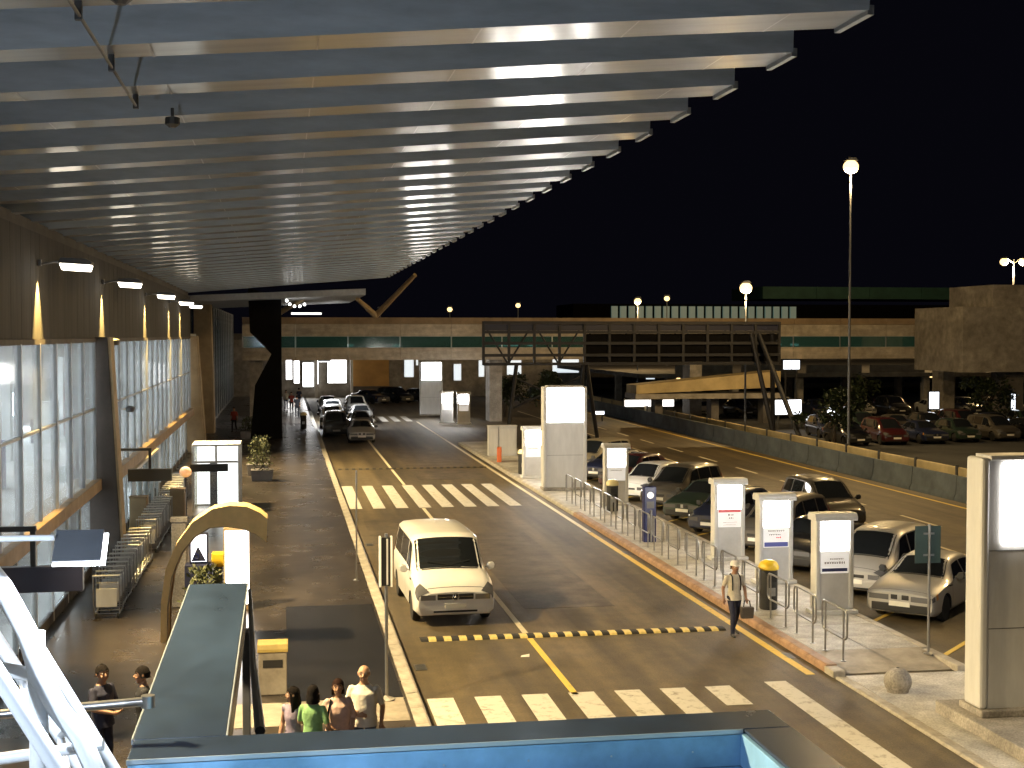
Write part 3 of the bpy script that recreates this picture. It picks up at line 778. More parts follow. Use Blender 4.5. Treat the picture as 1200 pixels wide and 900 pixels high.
MB().ball((0, 0, 1.62), (.22, .22, .20), 14, 10).build('globe', 'lit_orange', t, True); MB().tube([(0, 0, 0), (0, 0, 1.45)], .04).build('stem', 'steel_dark', t)
# planters with shrubs by the booth
def planter(loc, label, seed, h=1.1):
    rng = random.Random(seed); t = thing('planter', label, 'planter', loc, 0, 'planters with shrubs on the terminal pavement')
    MB().prism([(-.45, 0), (.45, 0), (.52, .5), (-.52, .5)], 'y', -.45, .45).build('tub', 'concrete_dark', t, bevel=.02)
    b = MB(); 
    for k in range(260):
        a = rng.uniform(0, 6.28); rr = rng.random() ** .5 * .55; z = .5 + rng.random() * h; rr *= 1.15 - .6 * (z - .5) / h
        p = Vector((rr * math.cos(a), rr * math.sin(a), z)); d = Vector((rng.uniform(-1, 1), rng.uniform(-1, 1), rng.uniform(-.2, 1))).normalized()
        s = d.cross(Vector((rng.uniform(-1, 1), rng.uniform(-1, 1), .3))).normalized() * .035
        b.add([p, p + d * .08 + s, p + d * .17, p + d * .08 - s], [(0, 1, 2, 3)])
    struct(b.build('foliage', 'leaf_olive', t), 'stuff')
    for k in range(4):
        MB().tube([(rng.uniform(-.2, .2), rng.uniform(-.2, .2), .45), (rng.uniform(-.3, .3), rng.uniform(-.3, .3), .5 + h * .7)], [.02, .008], 5).build('stem', 'bark', t)
planter((-.95, 63.2, .15), 'olive shrub in a dark tub on the pavement beyond the lit booth', 1, 1.5)
planter((-1.2, 66.0, .15), 'second olive shrub tub farther behind the lit booth', 2, 1.2)
planter((-2.2, 89, .15), 'low shrub tub at the foot of the black pylon', 3, .9)
planter((-1.75, 31.6, .15), 'dark spiky potted plant half hidden behind the near metal beam', 5, .8)

# ---- luggage trolleys nested in a long row
def trolley():
    t = thing('luggage_trolley', 'x', 'trolley', (0, 0, .15))
    b = MB()
    for s in (-1, 1):
        b.tube([(s * .27, -.45, .12), (s * .29, .40, .12), (s * .30, .46, .55), (s * .30, .50, 1.02)], .016, 6)
    for y in (-.4, 0, .38): b.tube([(-.28, y, .12), (.28, y, .12)], .012, 6)
    b.build('frame', 'steel', t, True)
    b = MB(); b.box(-.24, .24, .43, .46, .28, .72); b.build('back_panel', 'totem_metal', t, bevel=.01)
    MB().tube([(-.31, .50, 1.03), (.31, .50, 1.03)], .024, 8).build('handle', 'white_frame', t, True)
    bb = MB()
    bb.tube([(-.25, .47, .82), (-.25, .27, .82), (.25, .27, .82), (.25, .47, .82)], .010, 5)
    bb.tube([(-.25, .47, .98), (-.25, .25, .98), (.25, .25, .98), (.25, .47, .98)], .010, 5)
    for k in range(5): bb.tube([(-.2 + .1 * k, .26, .82), (-.2 + .1 * k, .25, .98)], .006, 4)
    bb.build('basket', 'steel', t)
    for (x, y) in ((-.25, .36), (.25, .36), (0, -.42)):
        w = MB(); w.tube([(x - .02, y, .065), (x + .02, y, .065)], .065, 12); w.build('wheel', 'tyre', t)
    return t
tr = trolley()
for i in range(34):
    o = tr if i == 0 else dup(tr, (0, 0, 0))
    o.location = (-4.12 + random.uniform(-.02, .02), 33.2 + .66 * i + (1.2 if i > 12 else 0) + (.9 if i > 22 else 0), .15); o.rotation_euler = (0, 0, R(180 + random.uniform(-2, 2)))
    o['label'] = 'steel luggage trolley nested in the long row beside the terminal glass'; o['group'] = 'luggage trolleys nested in a row'
tr['label'] = 'first luggage trolley with grey end panel at the near end of the row'
# boxes standing beside the trolley row by the doors
for (x, y, w, h, l) in ((-4.75, 46.5, .55, 1.25, 'tan freestanding cabinet by the glass doors behind the trolleys'), (-3.75, 50.0, .5, 1.1, 'tan cabinet at the far part of the trolley row')):
    t = thing('side_cabinet', l, 'cabinet', (x, y, .15)); MB().box(-w/2, w/2, -.25, .25, 0, h).build('case', 'column_tan', t, bevel=.02)
    MB().box(-w/2 - .02, w/2 + .02, -.27, .27, h + .001, h + .05).build('top', 'ledge_brown', t); MB().box(w/2 + .001, w/2 + .02, -.2, .2, .1, h - .1).build('door', 'ledge_brown', t)
# white framed glass doors by the second bay
t = thing('entrance_doors', 'white framed sliding glass doors under the black hanging sign', 'doors', (-4.95, 47.0, .15))
for y in (0, 2.2, 4.4, 6.6, 8.8): MB().box(-.06, .06, y - .06, y + .06, 0, 2.05).build('door_post', 'white_frame', t)
MB().box(-.07, .07, -.07, 8.87, 2.051, 2.15).build('door_head', 'white_frame', t)
for y in (.08, 2.28, 4.48, 6.68): MB().box(-.012, .012, y, y + 2.04, .03, 2.04).build('door_pane', 'clear_glass', t)

# ================================================================== FOOTBRIDGE AND BACKGROUND
br = thing('footbridge', 'long pale enclosed footbridge with green glass strip across the street', 'footbridge', (0, 105, 0))
seg = 4.0
for i in range(15):
    x = -3 + seg * i
    MB().box(x, x + seg - .02, -.1, 3.6, 7.68, 8.18).build('roof_panel', 'bridge_brown', br)
    MB().box(x, x + seg - .02, 0, .25, 6.72, 7.66).build('upper_panel', 'bridge_panel', br)
    MB().box(x, x + seg - .02, 0, .25, 4.90, 5.85).build('lower_panel', 'bridge_panel', br)
    MB().box(x + .04, x + seg - .06, .10, .14, 5.86, 6.71).build('window_pane', 'green_glass', br)
    MB().box(x - .03, x + .03, .06, .2, 5.86, 6.71).build('mullion', 'mullion', br)
MB().box(-3, 57, .3, 3.5, 4.95, 5.1).build('deck', 'concrete_dark', br)
MB().box(-3, 57, 3.4, 3.6, 5.1, 7.66).build('rear_wall', 'lit_teal', br)
for i, (x, w) in enumerate(((17.2, 1.6), (19.4, .7), (31.8, .9), (39.5, 1.2), (41.5, .7), (5.0, .5), (8.6, .6))):
    MB().box(x, x + w, 2.0, 2.1, 5.92, 6.12).build('strip_lamp', 'lit_window', br)
for x in (-2, 16.6, 33, 55):
    MB().box(x - .5, x + .5, .8, 2.8, -.1, 4.94).build('pier', 'concrete', br)

# ---- dark steel truss gantry in front of it
gn = thing('steel_gantry', 'dark lattice steel gantry on raking legs over the right-hand road', 'gantry', (0, 84, 0))
GX0, GX1 = 12.4, 31.8
for z in (5.0, 5.55, 6.3, 7.0, 7.6):
    MB().box(GX0, GX1, -.12, .12, z - .09, z + .09).build('chord', 'gantry_dark', gn)
n = 12
for i in range(n + 1):
    x = GX0 + (GX1 - GX0) * i / n
    MB().box(x - .08, x + .08, -.10, .10, 4.92, 7.68).build('upright', 'gantry_dark', gn)
    if i < n:
        x2 = GX0 + (GX1 - GX0) * (i + 1) / n
        MB().tube([(x, .3, 5.0), (x2, .3, 7.6)] if i % 2 else [(x, .3, 7.6), (x2, .3, 5.0)], .06, 6).build('diagonal', 'gantry_dark', gn)
        if i >= 4: MB().box(x + .09, x2 - .09, .02, .08, 5.1, 6.9).build('infill_panel', 'black_panel', gn)
        MB().box(x + .09, x2 - .09, .02, .08, 7.10, 7.5).build('infill_panel', 'sign_navy', gn)
for x0, x1, y in ((30.4, 31.9, -4), (31.3, 32.2, 2), (29.9, 31.2, -1)):
    MB().tube([(x0, 0, 6.9), (x1, y, -.1)], .16, 8).build('leg', 'gantry_dark', gn, True)
for x0, x1, y in ((14.5, 13.8, -.5), (18.8, 18.4, .4), (19.0, 20.2, 2)):
    MB().tube([(x0, 0, 5.0), (x1, y, .1 if x1 < 14 else -.05)], .13, 8).build('leg', 'gantry_dark', gn, True)
MB().tube([(14.3, 0, 4.2), (18.6, .2, 2.2)], .06, 6).build('brace', 'gantry_dark', gn); MB().tube([(18.6, 0, 4.2), (14.3, .2, 2.2)], .06, 6).build('brace', 'gantry_dark', gn)

# ---- concrete stair block at right
sb = thing('concrete_block', 'plain concrete overhanging stair block at the right end of the footbridge', 'building', (0, 96, 0))
for k in range(5):
    MB().box(51 + 6 * k, 56.98 + 6 * k, 0, 8, 4.0, 8.98).build('wall_panel', 'concrete', sb)
MB().box(54, 81, 1, 8, 8.985, 10.7).build('upper_storey', 'concrete', sb)
for x in (55, 66, 77): MB().box(x, x + 1.6, 1, 3, -.1, 3.99).build('pier', 'concrete_dark', sb)

# ---- building behind with a green roof edge and lit window strip
bb = thing('far_terminal', 'far long building with green roof edge and lit window strip', 'building', (0, 185, 0))
for k in range(12):
    MB().box(67 + 8 * k, 74.95 + 8 * k, -1.5, 12, 12.0, 13.7).build('roof_fascia', 'roof_green', bb)
    MB().box(40 + 8 * k, 47.95 + 8 * k, 0, 12, -.1, 9.0).build('wall', 'concrete_dark', bb)
for k in range(22):
    MB().box(45.4 + 1.25 * k, 46.3 + 1.25 * k, -.05, .2, 9.1, 10.9).build('window', 'lit_teal', bb)
MB().box(40, 150, .25, 12, 9.0, 11.2).build('upper_wall', 'black_panel', bb)

# ---- multi storey car park on the right with ochre ramp
cpk = thing('car_park', 'open multi storey car park with dark decks behind the barrier', 'building', (0, 112, 0))
for z, y, m in ((-.3, 0, 'concrete_dark'), (3.1, 2, 'concrete_dark')):
    MB().box(30.5, 96, y, 60, z, z + .35).build('deck', m, cpk)
for k in range(11):
    MB().box(33 + 6 * k, 33.6 + 6 * k, 2.4, 3.0, .05, 3.1).build('column', 'concrete', cpk)
    MB().box(33 + 6 * k, 33.6 + 6 * k, 20.4, 21.0, .05, 3.1).build('column', 'concrete', cpk)
    MB().box(33.7 + 6 * k, 38.9 + 6 * k, 2.0, 2.15, 3.46, 4.2).build('parapet_panel', 'concrete_dark', cpk)
rng = random.Random(4)
for k in range(22):
    x = 32 + 2.9 * k + rng.uniform(-.6, .6); yy = rng.choice([4, 9, 15, 22])
    MB().box(x, x + rng.uniform(.25, .9), yy, yy + .25, 2.93, 3.05).build('deck_lamp', rng.choice(['lit_panel', 'lit_window', 'lamp_sodium_far']), cpk)
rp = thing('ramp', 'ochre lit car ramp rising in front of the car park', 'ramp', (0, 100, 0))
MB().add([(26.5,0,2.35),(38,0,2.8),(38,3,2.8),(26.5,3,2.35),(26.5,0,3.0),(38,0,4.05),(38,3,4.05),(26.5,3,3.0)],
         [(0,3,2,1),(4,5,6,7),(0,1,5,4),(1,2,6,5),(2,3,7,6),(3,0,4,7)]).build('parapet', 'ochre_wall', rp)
MB().box(26.4, 38.1, -.15, 3.1, 1.95, 2.34).build('deck', 'concrete', rp)
for x in (28.5, 33, 37.2): MB().box(x - .3, x + .3, .8, 2, -.1, 1.94).build('pier', 'concrete_dark', rp)

# lit advertising panels and windows in the dark mass at right
def lit_panel(x, y, z, w, h, label, rz=0, m='lit_bill', leg=True):
    t = thing('lit_hoarding', label, 'hoarding', (x, y, z), rz, 'lit hoardings in the car park')
    MB().box(-w/2 - .08, w/2 + .08, .0, .15, -.08, h + .08).build('frame', 'steel_dark', t)
    MB().box(-w/2, w/2, -.02, -.001, 0, h).build('light_panel', m, t)
    MB().box(-.02, .02, -.03, -.021, 0, h).build('divider', 'steel_dark', t)
    if leg: 
        for s in (-.35, .35): MB().box(s * w - .05, s * w + .05, .03, .12, -z, -.081).build('leg', 'steel_dark', t)
lit_panel(36.3, 94, 1.05, 2.2, 1.05, 'lit double hoarding behind the gantry leg above the guard rail', R(10))
lit_panel(40.0, 94, .62, 1.7, .95, 'lit hoarding right of the double one above the guard rail', R(20))
lit_panel(48.2, 95, 1.3, .75, 1.25, 'upright lit hoarding below the concrete block', 0)
lit_panel(41.6, 107, 4.0, 1.4, .72, 'blue-white lit hoarding under the footbridge at right', 0, 'lit_bill')
lit_panel(52.9, 92, .9, .3, 1.6, 'thin lit strip hoarding at the right edge beside the huge pylon', 0)
lit_panel(24.6, 104.5, .55, .95, .25, 'small flat lit panel right of the mid-distance pylon', 0)
lit_panel(30.0, 109, .9, 4.2, .55, 'long low lit counter below the ochre ramp', 0, 'lit_panel')

# ---- trees standing in the dark area
def leafy_tree(loc, h, rad, seed, label, m='leaf_dark'):
    rng = random.Random(seed); t = thing('leafy_tree', label, 'tree', loc, 0, 'dark trees beyond the barrier')
    MB().tube([(0, 0, -.1), (.05, .03, h * .35), (rng.uniform(-.2, .2), 0, h * .75)], [.16, .12, .05], 8).build('trunk', 'bark', t, True)
    for k in range(5):
        a = k * 1.26 + rng.random(); MB().tube([(.04, .02, h * (.3 + .06 * k)), (rad * .6 * math.cos(a), rad * .6 * math.sin(a), h * (.55 + .06 * k))], [.06, .02], 6).build('limb', 'bark', t)
    b = MB(); cl = [(Vector((rng.gauss(0, .45) * rad, rng.gauss(0, .45) * rad, h * rng.uniform(.42, .95))), rng.uniform(.25, .5) * rad) for _ in range(16)]
    for k in range(1500):
        c, r = rng.choice(cl); d = Vector((rng.gauss(0, 1), rng.gauss(0, 1), rng.gauss(0, 1))).normalized(); p = c + d * r * rng.random() ** .4
        e = Vector((rng.uniform(-1, 1), rng.uniform(-1, 1), rng.uniform(-1, .4))).normalized(); s = e.cross(Vector((.3, .5, 1))).normalized() * .09
        b.add([p, p + e * .13 + s, p + e * .28, p + e * .13 - s], [(0, 1, 2, 3)])
    b.build('crown', m, t)
for i, (x, y, h, r, l) in enumerate(((33.5, 79, 3.6, 1.5, 'dark bushy tree just right of the gantry leg'), (43.5, 99, 3.6, 1.6, 'dark round tree behind the lit hoardings'),
        (50.5, 91, 3.8, 1.6, 'dark tree below the concrete block'),
        (21.5, 108, 4.0, 1.7, 'small dark tree behind the mid-distance pylon'), (18.2, 111, 3.8, 1.6, 'dark tree under the left part of the gantry'))):
    leafy_tree((x, y, -.05), h, r, 20 + i, l)

# ---- lamp posts
def lamp_post(x, y, z, label, power=0, double=False, m='lamp_sodium', r=.26, pr=.10, warm=(1, .68, .30)):
    t = thing('street_lamp', label, 'street lamp', (x, y, -.05), 0, 'sodium street lamps against the night sky')
    MB().tube([(0, 0, 0), (0, 0, 1.2), (0, 0, z)], [pr * 1.4, pr * .8, pr * .5], 10).build('pole', 'totem_grey' if False else 'lamp_body', t, True)
    MB().lathe([(pr * 3, 0), (pr * 3, .04), (pr * 1.6, .12)], 12).build('foot', 'concrete_dark', t)
    heads = (-1, 1) if double else (0,)
    for s in heads:
        if s: MB().tube([(0, 0, z - .4), (s * .5, 0, z), (s * .9, 0, z + .02)], .05, 6).build('arm', 'steel', t, True)
        cx = s * 1.0
        MB().prism([(cx - .34, z + r * .2), (cx + .34, z + r * .2), (cx + .2, z + r * .2 + .16), (cx - .2, z + r * .2 + .16)], 'y', -.22, .22).build('lamp_head', 'lamp_body', t)
        MB().ball((cx, 0, z - r * .6), (r, r, r * .9), 16, 10).build('lens', m, t, True)
    if power: light('sodium_lamp', 'POINT', (0, 0, z - 1.1), power, warm, t, None, .3)
    return t
lamp_post(31.0, 71.1, 16.4, 'tallest bright sodium lamp on a slim mast in the night sky', 7500, r=.42)
lamp_post(31.0, 44.0, 16.4, 'sodium lamp mast just outside the right edge of the view', 7500, r=.42)
lamp_post(31.0, 88.2, 10.3, 'bright round sodium lamp above the dark gantry', 4000, r=.42)
lamp_post(70.0, 122, 14.2, 'twin-headed lamp above the concrete block at right', 18000, True, r=.4, pr=.14)
lamp_post(33.5, 126, 10.3, 'sodium lamp left of the bright round lamp, above the gantry', 2500, False, 'lamp_sodium_far', .34)
lamp_post(41, 142, 11.0, 'dimmer lamp between the round lamp and its neighbour to the left', 0, False, 'lamp_sodium_far', .30)
lamp_post(27.8, 160, 10.6, 'narrow lamp above the left part of the gantry', 0, False, 'lamp_sodium_far', .3)
lamp_post(20.2, 165, 10.2, 'small lamp above the footbridge beside the canopy end', 0, False, 'lamp_sodium_far', .32)
lamp_post(11.0, 155, 9.9, 'faint lamp just right of the canopy V strut', 0, False, 'lamp_sodium_far', .2)

# ---- the street's far end under the bridge
en = thing('end_building', 'far building closing the street, with orange wall and lit doorways', 'building', (0, 150, 0))
for (x0, x1, z0, z1, m, nm) in ((-14, 7.6, -.1, 6.3, 'concrete', 'wall'), (7.62, 11.6, 1.2, 6.3, 'orange_wall', 'orange_wall'), (7.62, 11.6, -.1, 1.18, 'concrete_dark', 'base_wall'), (11.62, 34, -.1, 6.3, 'concrete', 'wall'), (-14, 34, 6.32, 7.0, 'concrete_dark', 'roof_edge')):
    MB().box(x0, x1, 0, 6, z0, z1).build(nm, m, en)
for (x0, x1, z0, z1) in ((4.9, 6.9, 1.6, 4.1), (2.2, 3.3, 1.2, 3.8), (.4, 1.0, 2.0, 4.1), (1.25, 1.8, 1.6, 4.0), (3.6, 3.85, 1.5, 5.3), (13.3, 14.3, 2.2, 4.9), (14.6, 14.8, 3.5, 4.9), (18.8, 19.6, 1.8, 3.6), (21.6, 22.2, 2.2, 4.0), (24.8, 26.4, 2.4, 4.0), (30, 33, 2.6, 4.2)):
    f = MB().box(x0 - .08, x1 + .08, -.10, -.002, z0 - .08, z1 + .08).build('window_frame', 'mullion', en)
    MB().box(x0, x1, -.13, -.101, z0, z1).build('pane', 'lit_door' if x0 < 8 else 'lit_window', f)
for x in (-.5, 3.45, 7.3): MB().box(x, x + .3, -1.0, -.6, -.1, 6.0).build('column', 'white_frame', en)
MB().box(4.2, 5.0, -5.4, -5.2, 5.2, 5.6).build('hanging_lamp', 'lit_door', en)
# street light spill at the far end: bracket lamps under the bridge
t = thing('bridge_lamp', 'white lamp fixed under the footbridge above the far pavement', 'lamp', (3.2, 106.5, 4.9), 0)
MB().box(-.5, .5, -.15, .15, -.12, 0).build('housing', 'lamp_body', t); MB().box(-.46, .46, -.12, .12, -.15, -.121).build('lens', 'lamp_cool', t)
light('lamp', 'SPOT', (0, 0, -.2), 4500, (.95, .97, 1), t, None, .2, 150, .4)

# ================================================================== NEAR FOREGROUND
pf = thing('metal_parapet', 'dark metal roof parapet with blue inner faces across the bottom of the view', 'parapet', (0, 6.7, 4.45))
def pfp(x0, x1, y0, y1, z0, z1, name, m, bevel=.006):
    return MB().box(x0, x1, y0 - 6.7, y1 - 6.7, z0 - 4.45, z1 - 4.45).build(name, m, pf, bevel=bevel)
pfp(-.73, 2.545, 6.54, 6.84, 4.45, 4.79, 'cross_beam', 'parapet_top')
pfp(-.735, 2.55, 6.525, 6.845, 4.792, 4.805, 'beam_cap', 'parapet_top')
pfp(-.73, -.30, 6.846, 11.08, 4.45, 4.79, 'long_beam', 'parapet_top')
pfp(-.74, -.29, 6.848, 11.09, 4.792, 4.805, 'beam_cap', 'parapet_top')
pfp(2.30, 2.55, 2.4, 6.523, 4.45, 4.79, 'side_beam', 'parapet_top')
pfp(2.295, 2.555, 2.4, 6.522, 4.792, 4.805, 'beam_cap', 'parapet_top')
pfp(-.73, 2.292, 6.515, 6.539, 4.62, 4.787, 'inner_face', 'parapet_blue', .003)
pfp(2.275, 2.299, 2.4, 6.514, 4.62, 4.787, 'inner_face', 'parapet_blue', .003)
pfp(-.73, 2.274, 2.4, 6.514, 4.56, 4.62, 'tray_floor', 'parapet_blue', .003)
for x0, x1, y0, y1 in ((-.748, -.741, 6.85, 11.09), (-.289, -.282, 6.85, 11.09), (-.735, 2.29, 6.515, 6.522)):
    pfp(x0, x1, y0, y1, 4.78, 4.806, 'edge_strip', 'parapet_edge', 0)
for k in range(7): pfp(-.5 + .42 * k, -.492 + .42 * k, 6.509, 6.5145, 4.70, 4.708, 'rivet', 'parapet_edge', 0)
pfp(-.33, -.27, 10.9, 11.08, .15, 4.44, 'support_post', 'steel_dark', .005)
pfp(-.70, -.62, 10.9, 11.08, .15, 4.44, 'support_post', 'steel_dark', .005)
MB().tube([(-.27, 4.35, .30), (-.20, 2.2, .23), (-.135, .9, .15)], [.016, .022, .03], 8).build('raking_bar', 'sign_black', pf, True)

# white lattice girder at lower left
tg = thing('white_truss', 'bright white painted tube lattice girder in the lower left corner', 'truss', (-1.0, 5.5, 4.6))
def tp(*pts, r=.05): 
    return [(x + 1.0, y - 5.5, z - 4.6) for x, y, z in pts]
A0, A1 = (-1.26, 5.35, 6.20), (-.60, 5.55, 4.93)
B0, B1 = (-1.24, 5.2, 5.90), (-.68, 5.35, 4.84)
C0, C1 = (-1.52, 6.0, 6.05), (-.80, 6.2, 4.72)
def lerp(a, b, t): return tuple(a[i] + (b[i] - a[i]) * t for i in range(3))
for (a, b), r_ in (((A0, A1), .029), ((B0, B1), .033), ((C0, C1), .029)):
    MB().tube(tp(a, b), r_, 16).build('chord', 'white_paint', tg, True)
for k in range(5):
    t_ = .08 + k * .21
    pa, pb, pc = lerp(A0, A1, t_), lerp(B0, B1, t_ + .06), lerp(C0, C1, t_ + .05)
    MB().tube(tp(pa, pc), .017, 12).build('lacing', 'white_paint', tg, True)
    MB().tube(tp(pb, pc), .018, 12).build('lacing', 'white_paint', tg, True)
MB().tube(tp((-.945, 5.42, 5.66), (-.935, 5.42, 5.3), (-.95, 5.42, 4.2)), .036, 16).build('standard', 'white_paint', tg, True)
MB().tube(tp((-1.16, 5.4, 5.98), (-1.06, 5.4, 5.84), (-.97, 5.4, 5.66), (-.93, 5.4, 5.50), (-.86, 5.4, 5.36), (-.78, 5.4, 5.25), (-.72, 5.4, 5.10), (-.70, 5.4, 4.86)), .040, 16).build('curved_brace', 'white_paint', tg, True)
MB().tube(tp((-1.4, 5.5, 5.58), (-.9, 5.45, 5.47)), .028, 12).build('cross_tube', 'white_paint', tg, True)
MB().tube(tp((-1.4, 5.5, 5.12), (-.7, 5.45, 5.20)), .024, 12).build('cross_tube', 'white_paint', tg, True)
tb = thing('handrail_tube', 'short horizontal grey tube between the white truss and the parapet', 'rail', (-.92, 6.9, 4.98))
MB().tube([(-.5, .02, -.04), (.25, 0, 0)], .024, 12).build('tube', 'steel', tb, True)
MB().tube([(.25, 0, -.03), (.25, 0, .03)], .034, 12).build('flange', 'steel', tb, True)

# flood lamp on a thin arm
fl = thing('flood_lamp', 'square grey flood lamp with glowing underside on a horizontal arm', 'flood lamp', (-.77, 5.4, 5.98), 0, 'flood lamp on the arm and added flood lamp')
MB().tube([(-.75, .02, .042), (-.10, .02, .042)], .012, 10).build('arm', 'white_paint', fl, True)
MB().prism([(-.055, -.045), (.06, .055), (.052, .067), (-.07, -.035)], 'x', -.098, .082).build('shade', 'lamp_body', fl, bevel=.003)
MB().prism([(-.066, -.056), (-.052, -.048), (.058, .049), (.05, .035)], 'x', -.096, .098).build('lens', 'lamp_cool', fl)
light('flood', 'AREA', (0, -.02, -.065), 45, (.80, .88, 1), fl, None, .16).rotation_euler = Vector((.1, -.25, -1)).to_track_quat('-Z', 'Y').to_euler()
# added flood lamp out of view, filling canopy, truss and parapet with cool light
f2 = thing('flood_lamp', 'added square flood lamp out of view at left, filling the canopy with cool light', 'flood lamp', (-2.5, 3.1, 6.3), 0, 'flood lamp on the arm and added flood lamp')
MB().tube([(-.6, .02, -.12), (0, .02, -.12), (0, .02, -.05)], .012, 10).build('arm', 'white_paint', f2, True)
MB().prism([(-.03, -.09), (0, -.09), (.03, .10), (0, .10)], 'x', -.10, .10).build('shade', 'lamp_body', f2, bevel=.003)
MB().prism([(.002, -.085), (.012, -.085), (.042, .095), (.032, .095)], 'x', -.095, .095).build('lens', 'lamp_cool', f2)
light('flood', 'SPOT', (.02, .08, 0), 520, (.72, .84, 1), f2, None, .09, 150, .5).rotation_euler = Vector((.36, .90, .22)).to_track_quat('-Z', 'Y').to_euler()

# ================================================================== VEHICLES
def cr_interp(st, x):
    """monotone-ish interpolation of station rows at x"""
    n = len(st)
    if x <= st[0][0]: return st[0][1:]
    if x >= st[-1][0]: return st[-1][1:]
    for i in range(n - 1):
        if st[i][0] <= x <= st[i+1][0]:
            t = (x - st[i][0]) / (st[i+1][0] - st[i][0]); out = []
            for c in range(1, len(st[0])):
                p1, p2 = st[i][c], st[i+1][c]
                h = st[i+1][0] - st[i][0]
                def slope(k):
                    if k <= 0 or k >= n - 1: return None
                    a = (st[k][c] - st[k-1][c]) / (st[k][0] - st[k-1][0]); b = (st[k+1][c] - st[k][c]) / (st[k+1][0] - st[k][0])
                    return 0 if a * b <= 0 else 2 * a * b / (a + b)
                d = (p2 - p1) / h
                m1 = slope(i); m2 = slope(i + 1); m1 = d if m1 is None else m1; m2 = d if m2 is None else m2
                t2, t3 = t * t, t * t * t
                out.append((2*t3-3*t2+1)*p1 + (t3-2*t2+t)*h*m1 + (-2*t3+3*t2)*p2 + (t3-t2)*h*m2)
            return out
class CarShape:
    def __init__(s, st): s.st = st
    def section(s, x):
        zb, zl, zt, wl, wb, wt = cr_interp(s.st, x)
        zm = zb + .55 * (zl - zb); wm = max(wl, wb) + .012; e = min(.10, (zt - zl) * .35)
        return [(0, zb), (wl * .9, zb), (wl, zb + .10), (wm, zm), (wb, zl), (wb - .02, zl + min(.03, e * .4)), (wt + .02, zt - e), (wt - .09, zt - e * .18), (wt * .45, zt + .012), (0, zt + .02)]
    def P(s, x, q, side=1):
        sec = s.section(x); i = min(int(q), len(sec) - 2); t = q - i
        return Vector((x, side * (sec[i][0] + (sec[i+1][0] - sec[i][0]) * t), sec[i][1] + (sec[i+1][1] - sec[i][1]) * t))
    def N(s, x, q, side):
        e = .02; a = s.P(x + e, q, side) - s.P(x - e, q, side); b = s.P(x, q + .05, side) - s.P(x, q - .05, side) if .1 < q < 8.9 else Vector((0, -side, 0))
        n = a.cross(b) * -side; return n.normalized()
    def patch(s, corners, off=.006, nx=6, nq=4, side=1):
        """corners: (x,q) bl, br, tr, tl"""
        b = MB(); vs = []
        for j in range(nq + 1):
            v = j / nq
            for i in range(nx + 1):
                u = i / nx
                x = (corners[0][0]*(1-u)+corners[1][0]*u)*(1-v)+(corners[3][0]*(1-u)+corners[2][0]*u)*v
                q = (corners[0][1]*(1-u)+corners[1][1]*u)*(1-v)+(corners[3][1]*(1-u)+corners[2][1]*u)*v
                vs.append(s.P(x, q, side) + s.N(x, q, side) * off)
        b.add(vs, [(j*(nx+1)+i, j*(nx+1)+i+1, (j+1)*(nx+1)+i+1, (j+1)*(nx+1)+i) for j in range(nq) for i in range(nx)])
        return b
    def screen(s, xb, xt, q0, off=.006, nx=6):
        """windscreen or rear window: whole width strip of the upper surface"""
        b = MB(); vs = []; qs = [q0 + (9 - q0) * k / 4 for k in range(5)]
        row = [(1, q) for q in qs] + [(-1, q) for q in qs[-2::-1]]
        for i in range(nx + 1):
            x = xb + (xt - xb) * i / nx
            for sd, q in row: vs.append(s.P(x, q, sd) + s.N(x, min(q, 8.85), sd) * off)
        m = len(row)
        b.add(vs, [(i*m+j, i*m+j+1, (i+1)*m+j+1, (i+1)*m+j) for i in range(nx) for j in range(m - 1)])
        return b
def body_mesh(shape, axles, rw, W, paint, name):
    st = shape.st; xs = []
    for i in range(len(st) - 1):
        k = max(2, int((st[i+1][0] - st[i][0]) / .12)); xs += [st[i][0] + (st[i+1][0] - st[i][0]) * j / k for j in range(k)]
    xs.append(st[-1][0]); vs = []
    for x in xs:
        sec = shape.section(x); ring = [(x, y, z) for y, z in sec] + [(x, -y, z) for y, z in sec[-2:0:-1]]; vs += ring
    m = len(ring); fs = [(i*m+j, i*m+(j+1) % m, (i+1)*m+(j+1) % m, (i+1)*m+j) for i in range(len(xs)-1) for j in range(m)]
    fs += [tuple(range(m-1, -1, -1)), tuple(range((len(xs)-1)*m, len(xs)*m))]
    me = MB().add(vs, fs).mesh(name, [paint, 'well'])
    tmp = bpy.data.objects.new('tmp', me); COL.objects.link(tmp); cut = MB()
    for ax in axles:
        for s in (-1, 1): cut.tube([(ax, s * (W - .26), rw - .0), (ax, s * (W + .3), rw)], rw + .055, 24)
    cm = cut.mesh('cut', ['well']); co = bpy.data.objects.new('cut', cm); COL.objects.link(co)
    md = tmp.modifiers.new('b', 'BOOLEAN'); md.object = co; md.operation = 'DIFFERENCE'; md.solver = 'EXACT'
    try: md.material_mode = 'TRANSFER'
    except Exception: pass
    dg = bpy.context.evaluated_depsgraph_get(); out = bpy.data.meshes.new_from_object(tmp.evaluated_get(dg), depsgraph=dg)
    bpy.data.objects.remove(tmp); bpy.data.objects.remove(co)
    out.polygons.foreach_set('use_smooth', [True] * len(out.polygons)); out.set_sharp_from_angle(angle=R(32)); out.name = name
    return out
